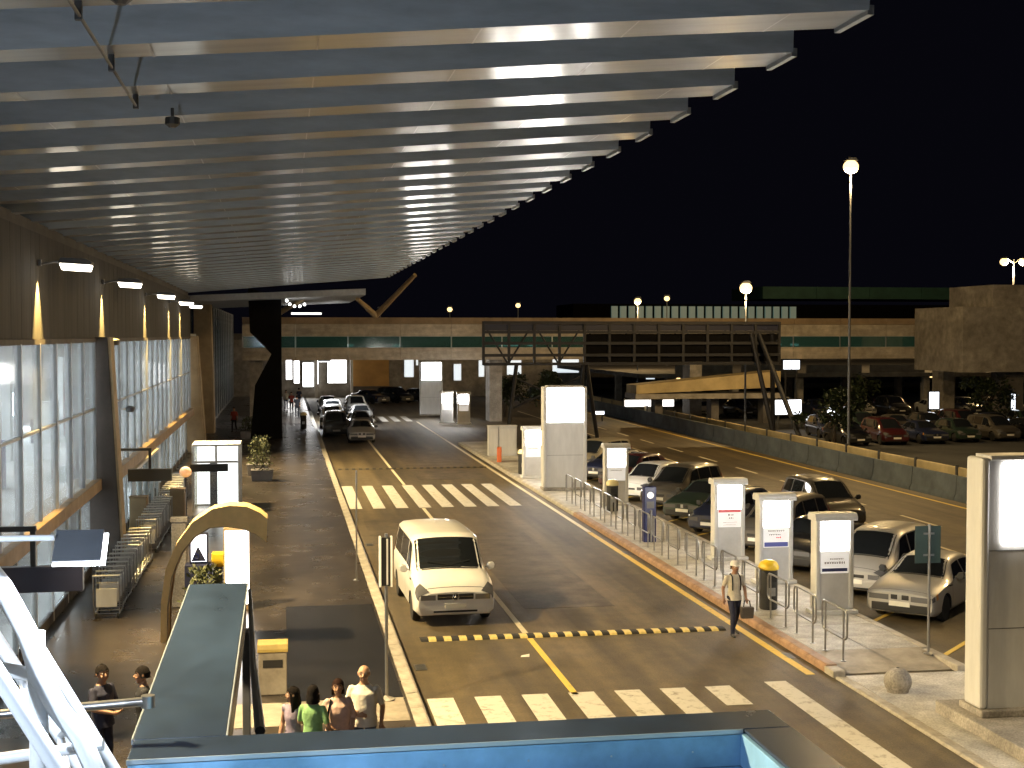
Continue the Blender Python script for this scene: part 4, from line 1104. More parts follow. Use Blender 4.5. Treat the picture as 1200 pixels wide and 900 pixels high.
def wheel_meshes(r, w):
    ty = MB().lathe([(r*.66, -w/2), (r*.93, -w/2), (r, -w*.32), (r, w*.32), (r*.93, w/2), (r*.66, w/2)], 24)
    ri = MB().lathe([(r*.10, w*.30), (r*.6, w*.33), (r*.66, w*.44), (r*.67, w*.40), (r*.67, -w*.4)], 24)
    for k in range(7):
        a = 2*math.pi*k/7; ri.box(0, 0, 0, 0, 0, 0); ri.M = Matrix.Rotation(a, 4, 'Z'); ri.box(r*.1, r*.6, -.025, .025, w*.33, w*.42); ri.M = Matrix()
    return ty.mesh('tyre', 'tyre', True), ri.mesh('rim', 'rim')
TY, RI = wheel_meshes(.31, .19)
def head_mb(sh, spec, s):
    b = sh.patch(spec['hl'], .012, 5, 4, s); hb_ = spec.get('hlbox'); xf = spec['st'][-1][0]
    if hb_: b.box(xf - .03, xf + .014, min(s * hb_[0], s * hb_[1]), max(s * hb_[0], s * hb_[1]), hb_[2], hb_[3])
    return b
def make_car(kind, paint, label, loc, heading, spec):
    W, L, rw, axles, st = spec['W'], spec['L'], spec['rw'], spec['axles'], spec['st']
    t = thing(kind, label, 'van' if kind == 'van' else 'car', loc, heading, spec.get('group'))
    sh = CarShape(st)
    if paint not in spec['cache']: spec['cache'][paint] = body_mesh(sh, axles, rw, W, paint, 'body')
    body = link('body', spec['cache'][paint], t)
    c = spec['cache']
    def once(key, fn):
        if key not in c: c[key] = fn()
        return c[key]
    # glazing
    link('windscreen', once('ws', lambda: sh.screen(spec['ws'][0], spec['ws'][1], spec.get('wq', 6.75)).mesh('windscreen', 'car_glass', True)), t)
    link('rear_window', once('rws', lambda: sh.screen(spec['rws'][0], spec['rws'][1], 7.2).mesh('rear_window', 'car_glass', True)), t)
    for s in (1, -1):
        for k, win in enumerate(spec['side']):
            link('side_window', once(('sw', s, k), lambda: sh.patch(win, .006, 6, 3, s).mesh('side_window', 'car_glass', True)), t)
        hl = link('headlight', once(('hl', s), lambda: head_mb(sh, spec, s).mesh('headlight', spec.get('hlm', 'headlight'), False)), t)
        if 'ind' in spec: link('indicator', once(('ind', s), lambda: sh.patch(spec['ind'], .013, 3, 2, s).mesh('indicator', 'indicator', True)), t)
        link('tail_light', once(('tl', s), lambda: sh.patch(spec['tl'], .012, 3, 3, s).mesh('tail_light', 'tail_red', True)), t)
        def mir():
            b = MB(); mx, mz = spec['mir']; y = sh.P(mx, 4.9, 1)[1]
            b.prism([(y - .02, mz + .02), (y + .07, mz + .03), (y + .09, mz - .03), (y + .22, mz + .0), (y + .24, mz + .10), (y + .20, mz + .16), (y + .09, mz + .15), (y + .06, mz + .08)], 'x', mx - .05, mx + .06)
            if s < 0: b.v = [(a, -bb, cc) for a, bb, cc in b.v]
            return b.mesh('mirror', paint if kind == 'van' else 'trim_black')
        link('door_mirror', once(('mir', s, paint), mir), t, bevel=.015)
        for k, xx in enumerate(spec['doors']):
            link('door_seam', once(('ds', s, k), lambda: sh.patch([(xx, 1.6), (xx + .012, 1.6), (xx + .012, 5), (xx, 5)], .003, 1, 8, s).mesh('door_seam', 'trim_black')), t)
            if k < len(spec['doors']) - 1:
                def hd():
                    p = sh.P(xx + .16, 3.85, s); return MB().box(p[0] - .08, p[0] + .08, p[1] - .015, p[1] + .03 * s if s > 0 else p[1] + .015, p[2] - .015, p[2] + .015).mesh('door_handle', 'trim_black')
                link('door_handle', once(('dh', s, k), hd), t)
        for ax in axles:
            def place(n, me): 
                o = link(n, me, t, loc=(ax, s * (W - .11), rw)); o.rotation_euler = (R(-90 * s), 0, 0); o.scale = (rw/.31, rw/.31, 1); return o
            wt = place('wheel', TY); r_ = link('rim', RI, wt)
    xf = st[-1][0]; f = spec['front']
    link('bonnet_seam', once('bs', lambda: sh.screen(xf - .085, xf - .095, 5.2, .003, 1).mesh('bonnet_seam', 'trim_black')), t)
    link('cowl', once('cw', lambda: sh.screen(spec['ws'][0] + .07, spec['ws'][0] + .01, 6.6, .004, 2).mesh('cowl', 'trim_black')), t)
    link('grille', once('gr', lambda: MB().box(xf - .06, xf + .012, -f['gw'], f['gw'], f['gz'][0], f['gz'][1]).mesh('grille', 'trim_black')), t, bevel=.02)
    if f.get('split'):
        link('grille_divider', once('gd', lambda: MB().box(xf, xf + .018, -.05, .05, f['gz'][0], f['gz'][1]).mesh('grille_divider', 'rim')), t)
    if f.get('star'):
        def star():
            b = MB(); z = (f['gz'][0] + f['gz'][1]) / 2; x = xf + .022
            b.tube([(x, .075 * math.cos(R(a)), z + .075 * math.sin(R(a))) for a in range(0, 361, 20)], .010, 6, cap=False)
            for a in (90, 210, 330): b.tube([(x, 0, z), (x, .07 * math.cos(R(a)), z + .07 * math.sin(R(a)))], [.016, .004], 5)
            return b.mesh('emblem', 'chrome')
        link('emblem', once('em', star), t)
        for z in (.5,): link('grille_slat', once(('gs', z), lambda: MB().box(xf + .011, xf + .02, -f['gw'] + .02, f['gw'] - .02, f['gz'][0] + (f['gz'][1]-f['gz'][0])*z - .005, f['gz'][0] + (f['gz'][1]-f['gz'][0])*z + .005).mesh('slat', 'chrome')), t)
    link('licence_plate', once('lp', lambda: MB().box(xf - .02, xf + .03, -.25, .25, f['pz'], f['pz'] + .11).mesh('licence_plate', 'plate')), t)
    link('lower_intake', once('li', lambda: MB().box(xf - .08, xf + .010, -W * .55, W * .55, f['iz'][0], f['iz'][1]).mesh('lower_intake', 'trim_black')), t, bevel=.015)
    link('rear_plate', once('rp', lambda: MB().box(st[0][0] - .02, st[0][0] + .02, -.25, .25, .62, .73).mesh('rear_plate', 'plate')), t)
    if f['bz']: link('front_bumper', once(('fb', spec.get('bump', paint)), lambda: MB().prism([(xf - .12, -W * .93), (xf + .008, -W * .80), (xf + .02, 0), (xf + .008, W * .80), (xf - .12, W * .93)], 'z', f['bz'][0], f['bz'][1]).mesh('front_bumper', spec.get('bump', paint))), t, bevel=.02)
    if f.get('wiper'):
        for s in (.35, -.35):
            def wp():
                a = sh.P(spec['ws'][0] + .02, 8.3, 1 if s > 0 else -1); bq = sh.P(spec['ws'][0] - .18, 7.6, 1 if s < 0 else -1)
                return MB().tube([a + Vector((0, 0, .02)), bq + Vector((.02, 0, .03))], .010, 5).mesh('wiper', 'trim_black')
            link('wiper', once(('wp', s), wp), t)
    return t
VAN = dict(W=.95, L=4.75, rw=.33, axles=(1.50, -1.55), cache={}, st=[
    (-2.37, .40, 1.02, 1.78, .86, .88, .72), (-2.30, .30, 1.08, 1.88, .93, .94, .78), (-1.0, .24, 1.10, 1.91, .95, .95, .81), (.35, .24, 1.10, 1.90, .95, .95, .81),
    (.62, .24, 1.09, 1.84, .95, .95, .79), (1.42, .24, 1.03, 1.20, .95, .94, .82), (1.95, .24, .95, 1.07, .95, .93, .80), (2.22, .25, .82, .94, .93, .91, .76), (2.33, .26, .72, .83, .90, .88, .70), (2.37, .30, .68, .78, .86, .84, .66)],
    ws=(1.40, .66), rws=(-2.37, -2.33), side=[[(.45, 5.1), (1.12, 5.1), (.72, 5.95), (.45, 5.95)], [(-.85, 5.1), (.38, 5.1), (.38, 5.95), (-.85, 5.95)], [(-2.15, 5.1), (-.92, 5.1), (-.92, 5.95), (-2.12, 5.95)]],
    hlbox=(.47, .82, .62, .74), hl=[(2.362, 3.6), (2.18, 3.75), (2.10, 6.0), (2.345, 6.9)], hlm='headlight_dark', tl=[(-2.36, 3.6), (-2.28, 3.6), (-2.28, 5.6), (-2.36, 5.6)], mir=(1.02, 1.10), doors=(1.25, .42, -.9),
    wq=6.45, front=dict(gw=.43, gz=(.62, .76), star=True, pz=.42, iz=(.32, .37), bz=None, wiper=True))
SEDAN = dict(W=.85, L=4.43, rw=.31, axles=(1.36, -1.32), cache={}, st=[
    (-2.21, .36, .78, .94, .76, .76, .64), (-2.12, .26, .86, 1.0, .82, .82, .70), (-1.50, .19, .90, 1.02, .84, .84, .70), (-.85, .18, .91, 1.33, .85, .84, .60),
    (-.2, .18, .90, 1.385, .85, .84, .61), (.30, .18, .90, 1.34, .85, .84, .60), (1.02, .18, .87, .97, .85, .84, .70), (1.85, .19, .74, .83, .84, .82, .68), (2.14, .22, .67, .75, .81, .80, .66), (2.21, .26, .62, .70, .77, .76, .62)],
    ws=(.98, .36), rws=(-1.42, -.93), side=[[(-.02, 5.05), (.80, 5.05), (.42, 5.95), (-.02, 5.95)], [(-1.05, 5.05), (-.08, 5.05), (-.08, 5.95), (-.80, 5.95)]],
    hlbox=(.27, .74, .53, .655), hl=[(2.206, 3.55), (2.12, 3.55), (2.12, 4.6), (2.206, 4.6)], ind=[(2.05, 3.5), (1.94, 3.5), (1.94, 4.5), (2.05, 4.5)], tl=[(-2.2, 3.3), (-2.1, 3.3), (-2.1, 4.7), (-2.2, 4.7)], mir=(.68, .93), doors=(.92, -.05, -.95),
    front=dict(gw=.22, gz=(.55, .67), split=True, pz=.40, iz=(.27, .35), bz=(.26, .46)), bump='trim_black')
MINI = dict(W=.87, L=4.0, rw=.31, axles=(1.22, -1.22), cache={}, st=[
    (-2.0, .34, .92, 1.42, .76, .78, .58), (-1.9, .24, .98, 1.55, .84, .85, .64), (-1.0, .18, .97, 1.63, .87, .86, .66), (0, .18, .95, 1.63, .87, .86, .66), (.35, .18, .94, 1.57, .87, .86, .65),
    (1.25, .18, .88, 1.02, .87, .85, .72), (1.75, .19, .76, .88, .85, .82, .66), (1.95, .23, .66, .76, .80, .77, .60), (2.0, .28, .62, .71, .74, .72, .56)],
    ws=(1.22, .42), rws=(-1.99, -1.93), side=[[(.05, 5.05), (.98, 5.05), (.50, 5.95), (.05, 5.95)], [(-.95, 5.05), (-.02, 5.05), (-.02, 5.95), (-.95, 5.95)], [(-1.75, 5.1), (-1.02, 5.05), (-1.02, 5.95), (-1.65, 5.9)]],
    hlbox=(.40, .70, .54, .66), hl=[(1.995, 3.6), (1.76, 3.8), (1.74, 5.6), (1.98, 6.6)], tl=[(-1.98, 3.4), (-1.86, 3.4), (-1.86, 5.4), (-1.98, 5.4)], mir=(.86, .96), doors=(1.08, .0, -.98),
    front=dict(gw=.30, gz=(.55, .64), pz=.40, iz=(.26, .36), bz=(.30, .50)))
HATCH = dict(W=.82, L=3.7, rw=.29, axles=(1.12, -1.14), cache={}, st=[
    (-1.85, .34, .84, 1.08, .72, .74, .56), (-1.75, .24, .92, 1.28, .80, .80, .58), (-1.3, .18, .92, 1.42, .82, .81, .60), (-.3, .18, .90, 1.47, .82, .81, .61), (.2, .18, .89, 1.43, .82, .81, .60),
    (.95, .18, .84, .96, .82, .80, .68), (1.5, .19, .74, .85, .80, .78, .62), (1.78, .22, .64, .74, .77, .74, .56), (1.85, .27, .58, .68, .70, .68, .52)],
    ws=(.92, .26), rws=(-1.80, -1.45), side=[[(-.15, 5.05), (.72, 5.05), (.32, 5.95), (-.15, 5.95)], [(-1.25, 5.05), (-.22, 5.05), (-.22, 5.95), (-1.1, 5.95)]],
    hlbox=(.36, .66, .50, .62), hl=[(1.845, 3.6), (1.60, 3.8), (1.58, 5.6), (1.83, 6.6)], tl=[(-1.83, 3.4), (-1.70, 3.4), (-1.70, 5.2), (-1.83, 5.2)], mir=(.66, .90), doors=(.82, -.18, -1.2),
    front=dict(gw=.26, gz=(.50, .58), pz=.36, iz=(.25, .33), bz=(.28, .46)))
NEAR = R(-90)   # nose towards the camera
make_car('van', 'paint_van', 'white passenger van with dark windscreen driving towards the camera before the speed hump', (3.90, 33.7, 0), NEAR + R(1.5), VAN)
# cars parked nose-in at 45 degrees
def bay_car(spec, paint, i, label, dy=0, dx=0, rot=0):
    L = spec['L']; nx, ny = 14.15 + dx, 29.6 + 3.5 * i + dy; h = R(-135 + rot)
    make_car('parked_car', paint, label, (nx - math.cos(h) * L / 2, ny - math.sin(h) * L / 2, 0), h, dict(spec, group='cars parked nose-in along the island', cache=spec['cache']))
bay_car(SEDAN, 'paint_silver', 0, 'silver saloon with twin black grille, nearest parked car beside the sign pole', .3, .2)
bay_car(MINI, 'paint_silver', 1, 'silver hatchback with pale bonnet parked behind the nearest saloon', -.2, .35)
bay_car(SEDAN, 'paint_black', 2, 'black saloon hidden between the two nearest small totems', .2, 0)
bay_car(MINI, 'paint_champagne', 3, 'dark gold people carrier behind the blue-bar totem', 0, .3)
bay_car(HATCH, 'paint_navy', 4, 'dark hatchback just left of the red-stripe totem', .4, 0)
bay_car(SEDAN, 'paint_green', 5, 'dark green saloon with lamplit roof right of the blue ticket machine', .2, .1)
bay_car(MINI, 'paint_champagne', 6, 'dark grey car behind the dark saloon near the blue machine', .3, .2)
bay_car(HATCH, 'paint_carwhite', 7, 'white nosed hatchback beside the cream-lidded bin', -.4, -.2)
bay_car(HATCH, 'paint_red', 8, 'dark red hatchback behind the plain lit totem', .2, .1)
bay_car(SEDAN, 'paint_navy', 9, 'dark blue saloon right of the mid-distance lightbox pylon', 0, 0)
bay_car(MINI, 'paint_tan', 10, 'tan car partly hidden behind the mid-distance lightbox pylon', 0, 0)
bay_car(SEDAN, 'paint_black', 12, 'black saloon in the farthest visible bay of the island', 0, 0)
make_car('passing_car', 'paint_champagne', 'dark gold car standing in the right-hand road behind the blue-bar totem', (19.3, 46.5, 0), NEAR, dict(MINI, cache=MINI['cache']))
# traffic waiting further up the street
for (sp, pa, x, y, l) in ((SEDAN, 'paint_silver', 4.95, 87.6, 'silver saloon facing the camera, nearest of the queue up the street'), (MINI, 'paint_black', 3.55, 93.0, 'black car at the kerb behind the silver saloon up the street'),
        (SEDAN, 'paint_black', 5.4, 97.5, 'dark saloon directly behind the silver saloon up the street'), (MINI, 'paint_carwhite', 3.6, 101.5, 'white car at the kerb in the far queue'),
        (MINI, 'paint_carwhite', 3.9, 109.5, 'second white car at the kerb in the far queue'), (SEDAN, 'paint_silver', 6.0, 106.5, 'silver car in the outer lane of the far queue'),
        (MINI, 'paint_carwhite', 6.2, 117.0, 'white people carrier near the head of the far queue'), (SEDAN, 'paint_carwhite', 4.0, 122.0, 'white saloon at the far head of the queue')):
    make_car('queue_car', pa, l, (x, y, 0), NEAR + R(random.uniform(-3, 3)), dict(sp, group='cars queueing up the street', cache=sp['cache']))
for (sp, pa, x, y, l) in ((SEDAN, 'paint_navy', 8.6, 136, 'dark blue car below the orange wall'), (MINI, 'paint_black', 11.2, 137, 'black car right of the dark blue one below the orange wall'), (SEDAN, 'paint_black', 13.6, 138.5, 'farthest black car beside the far lit doorway')):
    make_car('far_car', pa, l, (x, y, 0), NEAR + R(35), dict(sp, group='dark cars at the end of the street', cache=sp['cache']))
# cars standing in the car park
for i in range(9):
    sp = (SEDAN, HATCH, MINI)[i % 3]; pa = ('paint_silver', 'paint_black', 'paint_carwhite', 'paint_navy')[i % 4]
    make_car('garage_car', pa, '%s car parked in the car park deck, %s from the gantry' % ({'paint_silver': 'silver', 'paint_black': 'black', 'paint_carwhite': 'white', 'paint_navy': 'dark blue'}[pa], order[i].replace('nearest', 'first')),
             (34.5 + 3.4 * i, 108.5 + (i % 2) * .6, 0), R(-90 + 6 * ((i * 5) % 3 - 1)), dict(sp, group='cars in the car park', cache=sp['cache']))
# cars packed in the dark lot beyond the guard rail
for i in range(14):
    row, k = divmod(i, 7); sp = (HATCH, SEDAN, MINI)[(i * 2 + row) % 3]; pa = ('paint_black', 'paint_navy', 'paint_champagne', 'paint_red', 'paint_green')[(i * 3) % 5]
    nm = {'paint_black': 'black', 'paint_navy': 'dark blue', 'paint_champagne': 'dark grey', 'paint_red': 'dark red', 'paint_green': 'dark green'}[pa]
    make_car('lot_car', pa, '%s car, %s from the gantry in the %s row of the dark lot' % (nm, order[k].replace('nearest', 'first'), ('front', 'rear')[row]),
             (35.0 + 2.75 * k + row * 1.2, 80.5 + 6.5 * row + .5 * k, -.05), R(-90 + random.uniform(-5, 5)), dict(sp, group='cars in the dark lot', cache=sp['cache']))

# ================================================================== PEOPLE
def person(label, loc, face, h=1.75, voxel=.013, skin='skin', top='cloth_white', legs='cloth_dark', hair='hair_dark', hairstyle='short', sleeve=.55,
           arms=None, stride=0, lean=0, bulk=1.0, female=False, head_turn=0, cap=None, extra=None, legstance=.10, shoes='shoe'):
    """one continuous figure; local +y is the way the person faces, x to the right hand side of the person"""
    t = thing('person', label, 'person', loc, R(face)); k = h / 1.75
    J = {}
    sh = .185 if not female else .165
    hipy = 0
    J['pel'] = (0, 0, .95); J['waist'] = (0, .01 + lean * .3, 1.08); J['chest'] = (0, .01 + lean * .7, 1.28); J['neckb'] = (0, -.01 + lean, 1.45); J['neck'] = (0, .005 + lean, 1.50); J['head'] = (0, .02 + lean, 1.63)
    for s, n in ((1, 'R'), (-1, 'L')):
        J['sh' + n] = (s * sh, lean, 1.395)
        a = (arms or {}).get(n)
        J['el' + n], J['wr' + n], hd = a if a else ((s * (sh + .06), -.03 + lean, 1.13), (s * (sh + .07), .06 + lean, .90), (0, .12, -1))
        J['hd' + n] = hd
        st = stride * s
        J['hip' + n] = (s * .095, 0, .92)
        J['kn' + n] = (s * legstance, .05 + st * .22, .50 + (.02 if st < 0 else 0)); J['an' + n] = (s * legstance, -.02 + st * .36 - (.06 if st < 0 else 0), .085 + (.07 if st < 0 else 0))
        J['toe' + n] = (s * (legstance + .03), .16 + st * .36 - (.04 if st < 0 else 0), .045)
    b = MB(); V = Vector
    segs = []   # (p0, p1, region)
    B = bulk
    def limb(p, q, r0, r1, reg, n=12, mid=None):
        p, q = V(p), V(q); m = mid if mid else (r0 + r1) / 2 * 1.04
        b.tube([p, p.lerp(q, .33), p.lerp(q, .66), q], [r0, m, (m + r1) / 2, r1], n); b.ball(p, r0, 10, 7); b.ball(q, r1, 10, 7); segs.append((p, q, reg, (r0 + r1) / 2))
    # torso as stacked ellipses
    rows = [(.84, .150, .105, 0), (.92, .172 if female else .165, .125, 0), (1.02, .152 if female else .160, .118 + .05 * max(0, B - 1), .012), (1.12, (.140 if female else .156) + .06 * max(0, B - 1), .116 + .10 * max(0, B - 1), .014 + lean * .35), (1.24, .168, .125, .012 + lean * .6), (1.34, .180 if not female else .168, .122, .008 + lean * .8), (1.40, .172 if not female else .155, .100, lean * .95), (1.44, .130, .082, lean), (1.475, .078, .066, -.005 + lean), (1.51, .060, .058, lean)]
    n = 20; vs = []
    for z, rx, ry, oy in rows:
        for j in range(n):
            a = 2*math.pi*j/n; vs.append((rx * (B if z < 1.4 else 1) * math.cos(a), oy + ry * (B if z < 1.4 else 1) * math.sin(a) * (1.12 if female and 1.2 < z < 1.3 and math.sin(a) > 0 else 1), z))
    m = len(rows); fs = [(i*n+j, i*n+(j+1) % n, (i+1)*n+(j+1) % n, (i+1)*n+j) for i in range(m-1) for j in range(n)] + [tuple(range(n-1, -1, -1)), tuple(range((m-1)*n, m*n))]
    b.add(vs, fs); segs.append((V((-.05, 0, 1.04)), V((-.05, lean, 1.36)), 'top', .125 * B)); segs.append((V((.05, 0, 1.04)), V((.05, lean, 1.36)), 'top', .125 * B)); segs.append((V((-.08, 0, .90)), V((.08, 0, .90)), 'legs', .11)); segs.append((V((-.11, lean, 1.40)), V((.11, lean, 1.40)), 'top', .07))
    limb(J['neckb'], J['neck'], .060 if female else .066, .054 if female else .062, 'skin')
    # head
    hx, hy, hz = J['head']; ht = R(head_turn)
    def H(x, y, z): return (hx + x * math.cos(ht) - y * math.sin(ht), hy + x * math.sin(ht) + y * math.cos(ht), hz + z)
    hb = MB(); hb.M = Matrix.Translation(J['head']) @ Matrix.Rotation(ht, 4, 'Z') @ Matrix.Scale(1.13, 4)
    hb.ball((0, -.005, .018), (.079, .094, .088), 18, 14); hb.ball((0, .022, -.045), (.056, .066, .072), 14, 10); hb.ball((0, .052, -.088), (.028, .026, .026), 8, 6)
    hb.tube([(0, .085, .018), (0, .112, -.022), (0, .092, -.034)], [.009, .016, .010], 8)
    for s in (-1, 1):
        hb.ball((s * .077, -.005, -.005), (.012, .022, .032), 8, 6); hb.ball((s * .038, .074, -.030), (.022, .018, .020), 8, 6)
    b.add(hb.v, hb.f); segs.append((V(H(0, 0, .05)), V(H(0, .02, -.07)), 'skin', .10))
    for s, nme in ((1, 'R'), (-1, 'L')):
        S, E_, W_ = V(J['sh' + nme]), V(J['el' + nme]), V(J['wr' + nme])
        b.ball(S + V((-s * .012, 0, -.012)), .064, 12, 8)
        cut = sleeve
        # upper arm, with the sleeve a touch fuller than the arm
        e1 = S.lerp(E_, min(1, cut * 1.35))
        limb(S, e1, .058 * B ** .5, .054, 'top')
        if cut < .74: limb(e1, E_, .046, .042, 'skin')
        if cut >= .99: limb(E_, W_, .052, .040, 'top')
        else: limb(E_, W_, .043, .028, 'skin', mid=.040)
        # hand: palm, four fingers, thumb
        d = V(J['hd' + nme]).normalized(); side = d.cross(V((0, 1, 0) if abs(d.y) < .8 else (0, 0, 1))).normalized(); nrm = side.cross(d)
        pc = W_ + d * .05
        b.tube([W_, W_ + d * .03, W_ + d * .085], [.026, .034, .034], 10); b.ball(pc, (.030, .030, .036), 8, 6); segs.append((W_ + d * .02, W_ + d * .2, 'skin', .03))
        for f, (o, ln) in enumerate(((-.027, .062), (-.009, .075), (.009, .070), (.027, .055))):
            p0 = W_ + d * .08 + side * o; p1 = p0 + d * ln * .55 + nrm * .010; p2 = p1 + d * ln * .40 + nrm * .022
            b.tube([p0, p1, p2], [.0105, .0098, .0085], 6)
        p0 = W_ + d * .03 - side * .028; b.tube([p0, p0 + d * .03 - side * .025 + nrm * .012, p0 + d * .06 - side * .028 + nrm * .025], [.013, .011, .009], 6)
        # legs
        hp, kn, an, toe = (V(J[x + nme]) for x in ('hip', 'kn', 'an', 'toe'))
        limb(hp, kn, .092 * B ** .4, .062, 'legs', 14); limb(kn, an, .062, .050, 'legs', 14, mid=.064)
        limb(an + V((0, -.035, -.035)), toe + V((0, -.03, 0)), .046, .036, 'shoe'); limb(an + V((0, 0, -.03)), toe, .036, .030, 'shoe')
    me0 = b.mesh('raw', ['skin']); tmp = bpy.data.objects.new('tmp', me0); COL.objects.link(tmp)
    rm = tmp.modifiers.new('r', 'REMESH'); rm.mode = 'VOXEL'; rm.voxel_size = voxel
    sm = tmp.modifiers.new('s', 'SMOOTH'); sm.factor = .5; sm.iterations = 3
    dg = bpy.context.evaluated_depsgraph_get(); me = bpy.data.meshes.new_from_object(tmp.evaluated_get(dg), depsgraph=dg); bpy.data.objects.remove(tmp)
    me.materials.clear()
    regs = ['skin', 'top', 'legs', 'shoe']
    for r_ in (skin, top, legs, shoes): me.materials.append(MATS[r_])
    idx = []; S2 = [(p, q - p, max(1e-6, (q - p).length_squared), r, rad) for p, q, r, rad in segs]
    for pl in me.polygons:
        c = pl.center; best = 9e9; rg = 'skin'
        for p, d, l2, r, rad in S2:
            tt = max(0, min(1, (c - p).dot(d) / l2)); dd = (c - p - d * tt).length - rad
            if dd < best: best = dd; rg = r
        if rg == 'skin' and c.z < .10: rg = 'shoe'
        if rg == 'top' and c.z > 1.468 and abs(c.x) < .085: rg = 'skin'
        if rg == 'top' and c.z < .93 and abs(c.x) < .2: rg = 'legs'
        if rg == 'legs' and c.z > .965: rg = 'top' if abs(c.x) < .22 * B else rg
        idx.append(regs.index(rg))
    me.polygons.foreach_set('material_index', idx); me.polygons.foreach_set('use_smooth', [True] * len(me.polygons))
    me.name = 'body'; body = link('body', me, t); t.scale = (k, k, k)
    # shirt hem: a loose skirt of cloth over the hips
    hem = MB(); hv = []
    for z, ex in ((1.00, .006), (.92, .016), (.86, .026)):
        for j in range(24):
            a = 2*math.pi*j/24; wob = .006 * math.sin(5 * a + z * 30)
            hv.append((( .160 * B + ex + wob) * math.cos(a), .005 + (.122 * B + ex + wob) * math.sin(a), z))
    hem.add(hv, [(i*24+j, i*24+(j+1) % 24, (i+1)*24+(j+1) % 24, (i+1)*24+j) for i in range(2) for j in range(24)])
    hem.build('shirt_hem', top, t, True)
    # eyes, brows, mouth
    fm = Matrix.Translation(J['head']) @ Matrix.Rotation(ht, 4, 'Z') @ Matrix.Scale(1.13, 4)
    for s in (-1, 1):
        e = MB(); e.M = fm; e.ball((s * .032, .078, .012), (.014, .010, .008), 8, 6, 0); e.ball((s * .032, .0865, .012), (.006, .004, .006), 6, 5, 1); e.build('eye', ['eye_white', 'hair_dark'], t, True)
        e = MB(); e.M = fm; e.tube([(s * .014, .088, .034), (s * .034, .084, .040), (s * .050, .070, .034)], .0045, 5); e.build('eyebrow', hair if hair else 'hair_dark', t)
    e = MB(); e.M = fm; e.ball((0, .082, -.058), (.022, .010, .007), 10, 6); e.build('mouth', 'lips', t, True)
    # hair
    if hairstyle != 'bald':
        hbm = MB(); hbm.M = fm; hv = []; nn, kk = 22, 12
        rng = random.Random(label)
        low = {'short': -.035, 'bob': -.13, 'long': -.30, 'thin': .0}[hairstyle]
        for i in range(kk + 1):
            f = i / kk
            for j in range(nn):
                a = 2*math.pi*j/nn; fr = math.sin(a)   # +1 at the face
                zbot = low if fr < .25 else (.052 if fr > .6 else low + (.052 - low) * (fr - .25) / .35)
                top_z = .122
                z = top_z + (zbot - top_z) * f
                rr = math.sqrt(max(0, 1 - ((max(z, .02) - .02) / .104) ** 2))
                fl = 1 + (.10 if z < -.03 else 0)
                wob = 1 + .025 * math.sin(a * 7 + z * 60) + rng.uniform(-.03, .03)
                hv.append((.084 * rr * math.cos(a) * fl * wob, -.008 + .102 * rr * math.sin(a) * fl * wob, z))
        hbm.add(hv, [(i*nn+j, i*nn+(j+1) % nn, (i+1)*nn+(j+1) % nn, (i+1)*nn+j) for i in range(kk) for j in range(nn)])
        hbm.build('hair', hair, t, True)
    if cap:
        cb = MB(); cb.M = fm; cb.lathe([(.094, .035), (.096, .06), (.088, .10), (.06, .13), (.01, .14)], 18, c=(0, -.005, 0)); cb.prism([(-.07, .07), (.07, .07), (.055, .165), (-.055, .165)], 'z', .038, .05); cb.build('cap', cap, t, True)
    if extra: extra(t)
    return t

def straps(t):
    for s in (-1, 1):
        MB().tube([(s * .10, .125, 1.10), (s * .105, .138, 1.26), (s * .10, .10, 1.42), (s * .095, -.01, 1.475), (s * .10, -.11, 1.36), (s * .10, -.13, 1.12)], .017, 6).build('strap', 'cloth_dark', t, True)
def shoulder_bag(t):
    MB().tube([(.12, .06, 1.45), (.17, .135, 1.30), (.20, .12, 1.05)], .015, 6).build('bag_strap', 'cloth_dark', t, True)
Z = .15
person('bald man in a white V-neck T-shirt, rightmost of the waiting group', (1.17, 20.1, Z), 180 - 12, 1.75, skin='skin', top='cloth_white', legs='cloth_jeans', hairstyle='bald', hair='hair_grey', bulk=1.14, head_turn=4,
       arms={'R': ((.27, .02, 1.14), (.06, .22, 1.06), (-1, .12, .0)), 'L': ((-.27, -.05, 1.13), (-.26, .04, .90), (0, .12, -1))})
person('woman in a pink T-shirt standing left of the bald man', (.77, 19.85, Z), 180 + 8, 1.62, top='cloth_pink', legs='cloth_dark', hair='hair_brown', hairstyle='bob', female=True, bulk=1.22, sleeve=.72, head_turn=-14,
       arms={'R': ((.25, .0, 1.14), (.10, .20, .98), (-.9, .2, -.3)), 'L': ((-.25, -.02, 1.14), (-.20, .13, .92), (.2, .2, -1))}, extra=shoulder_bag)
person('dark-haired person in a light green shirt seen from behind', (.40, 19.6, Z), -22, 1.60, top='cloth_green', legs='cloth_dark', hairstyle='bob', hair='hair_dark', female=True, bulk=1.05, head_turn=12,
       arms={'R': ((.26, -.03, 1.14), (.25, .10, .95), (-.1, .3, -1)), 'L': ((-.24, .06, 1.15), (-.12, .22, 1.08), (.4, .6, .2))})
person('long-haired girl in a lilac top, leftmost of the waiting group', (.13, 19.9, Z), 150, 1.52, top='cloth_lilac', legs='cloth_lilac', hairstyle='long', hair='hair_dark', female=True, bulk=.92, sleeve=.1, head_turn=-60)
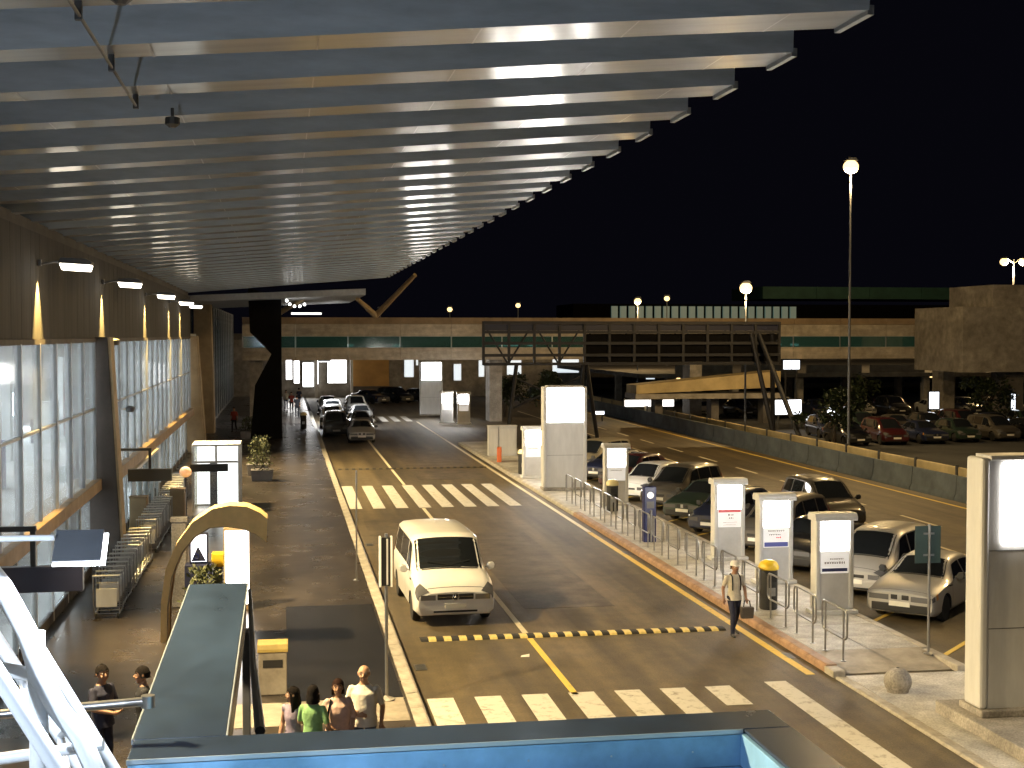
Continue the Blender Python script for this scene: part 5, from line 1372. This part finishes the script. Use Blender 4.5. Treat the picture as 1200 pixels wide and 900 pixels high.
person('man in a navy polo shirt gesturing with his forearms, left of the metal beam', (-2.68, 20.7, Z), 180 + 55, 1.76, skin='skin_tan', top='cloth_navy', legs='cloth_navy', bulk=1.12, head_turn=-20,
       arms={'R': ((.25, .08, 1.16), (.10, .34, 1.10), (-.2, .9, .3)), 'L': ((-.25, .06, 1.14), (-.16, .33, 1.18), (.1, .8, .6))})
person('man in a dark shirt facing the navy polo man, half hidden by the beam', (-2.05, 20.75, Z), 100, 1.70, skin='skin_tan', top='cloth_dark', legs='cloth_dark', lean=.03, bulk=1.05)
person('man in a cream shirt and white cap walking along the road edge with a bag', (10.05, 29.25, 0), 180 + 6, 1.68, skin='skin_tan', top='cloth_cream', legs='cloth_navy', stride=.45, cap='cloth_white', extra=straps, sleeve=.5,
       arms={'R': ((.26, -.06, 1.14), (.27, .0, .90), (0, .1, -1)), 'L': ((-.25, .02, 1.14), (-.25, .12, .91), (0, .3, -1))})
hb = thing('hand_bag', 'small tan bag carried in the walking man\'s hand', 'bag', (10.30, 29.1, .42))
MB().prism([(-.14, 0), (.14, 0), (.16, .26), (-.16, .26)], 'y', -.07, .07).build('bag_body', 'column_dark', hb, bevel=.03)
MB().tube([(-.08, 0, .26), (-.06, 0, .40), (.06, 0, .40), (.08, 0, .26)], .012, 6).build('handle', 'cloth_dark', hb, True)
# small figures farther along the pavement
for (x, y, f, tp_, lg, l, hh) in ((1.15, 112, 0, 'cloth_dark', 'cloth_dark', 'dark-clothed figure far along the pavement behind the bin', 1.75), (.75, 120, 180, 'cloth_red', 'cloth_dark', 'tiny figure in red far along the pavement', 1.7), (.3, 124, 180, 'cloth_cream', 'cloth_jeans', 'tiny figure in cream far along the pavement', 1.72),
        (-3.3, 95, 160, 'cloth_red', 'cloth_dark', 'figure in red beside the tan column left of the black pylon', 1.72), (1.5, 128, 20, 'cloth_navy', 'cloth_navy', 'tiny figure in navy near the kerb far up the pavement', 1.75), (-1.2, 118, 180, 'cloth_pink', 'cloth_dark', 'tiny figure in pink right of the black pylon', 1.66)):
    person(l, (x, y, Z), f, hh, .03, top=tp_, legs=lg, stride=.3)
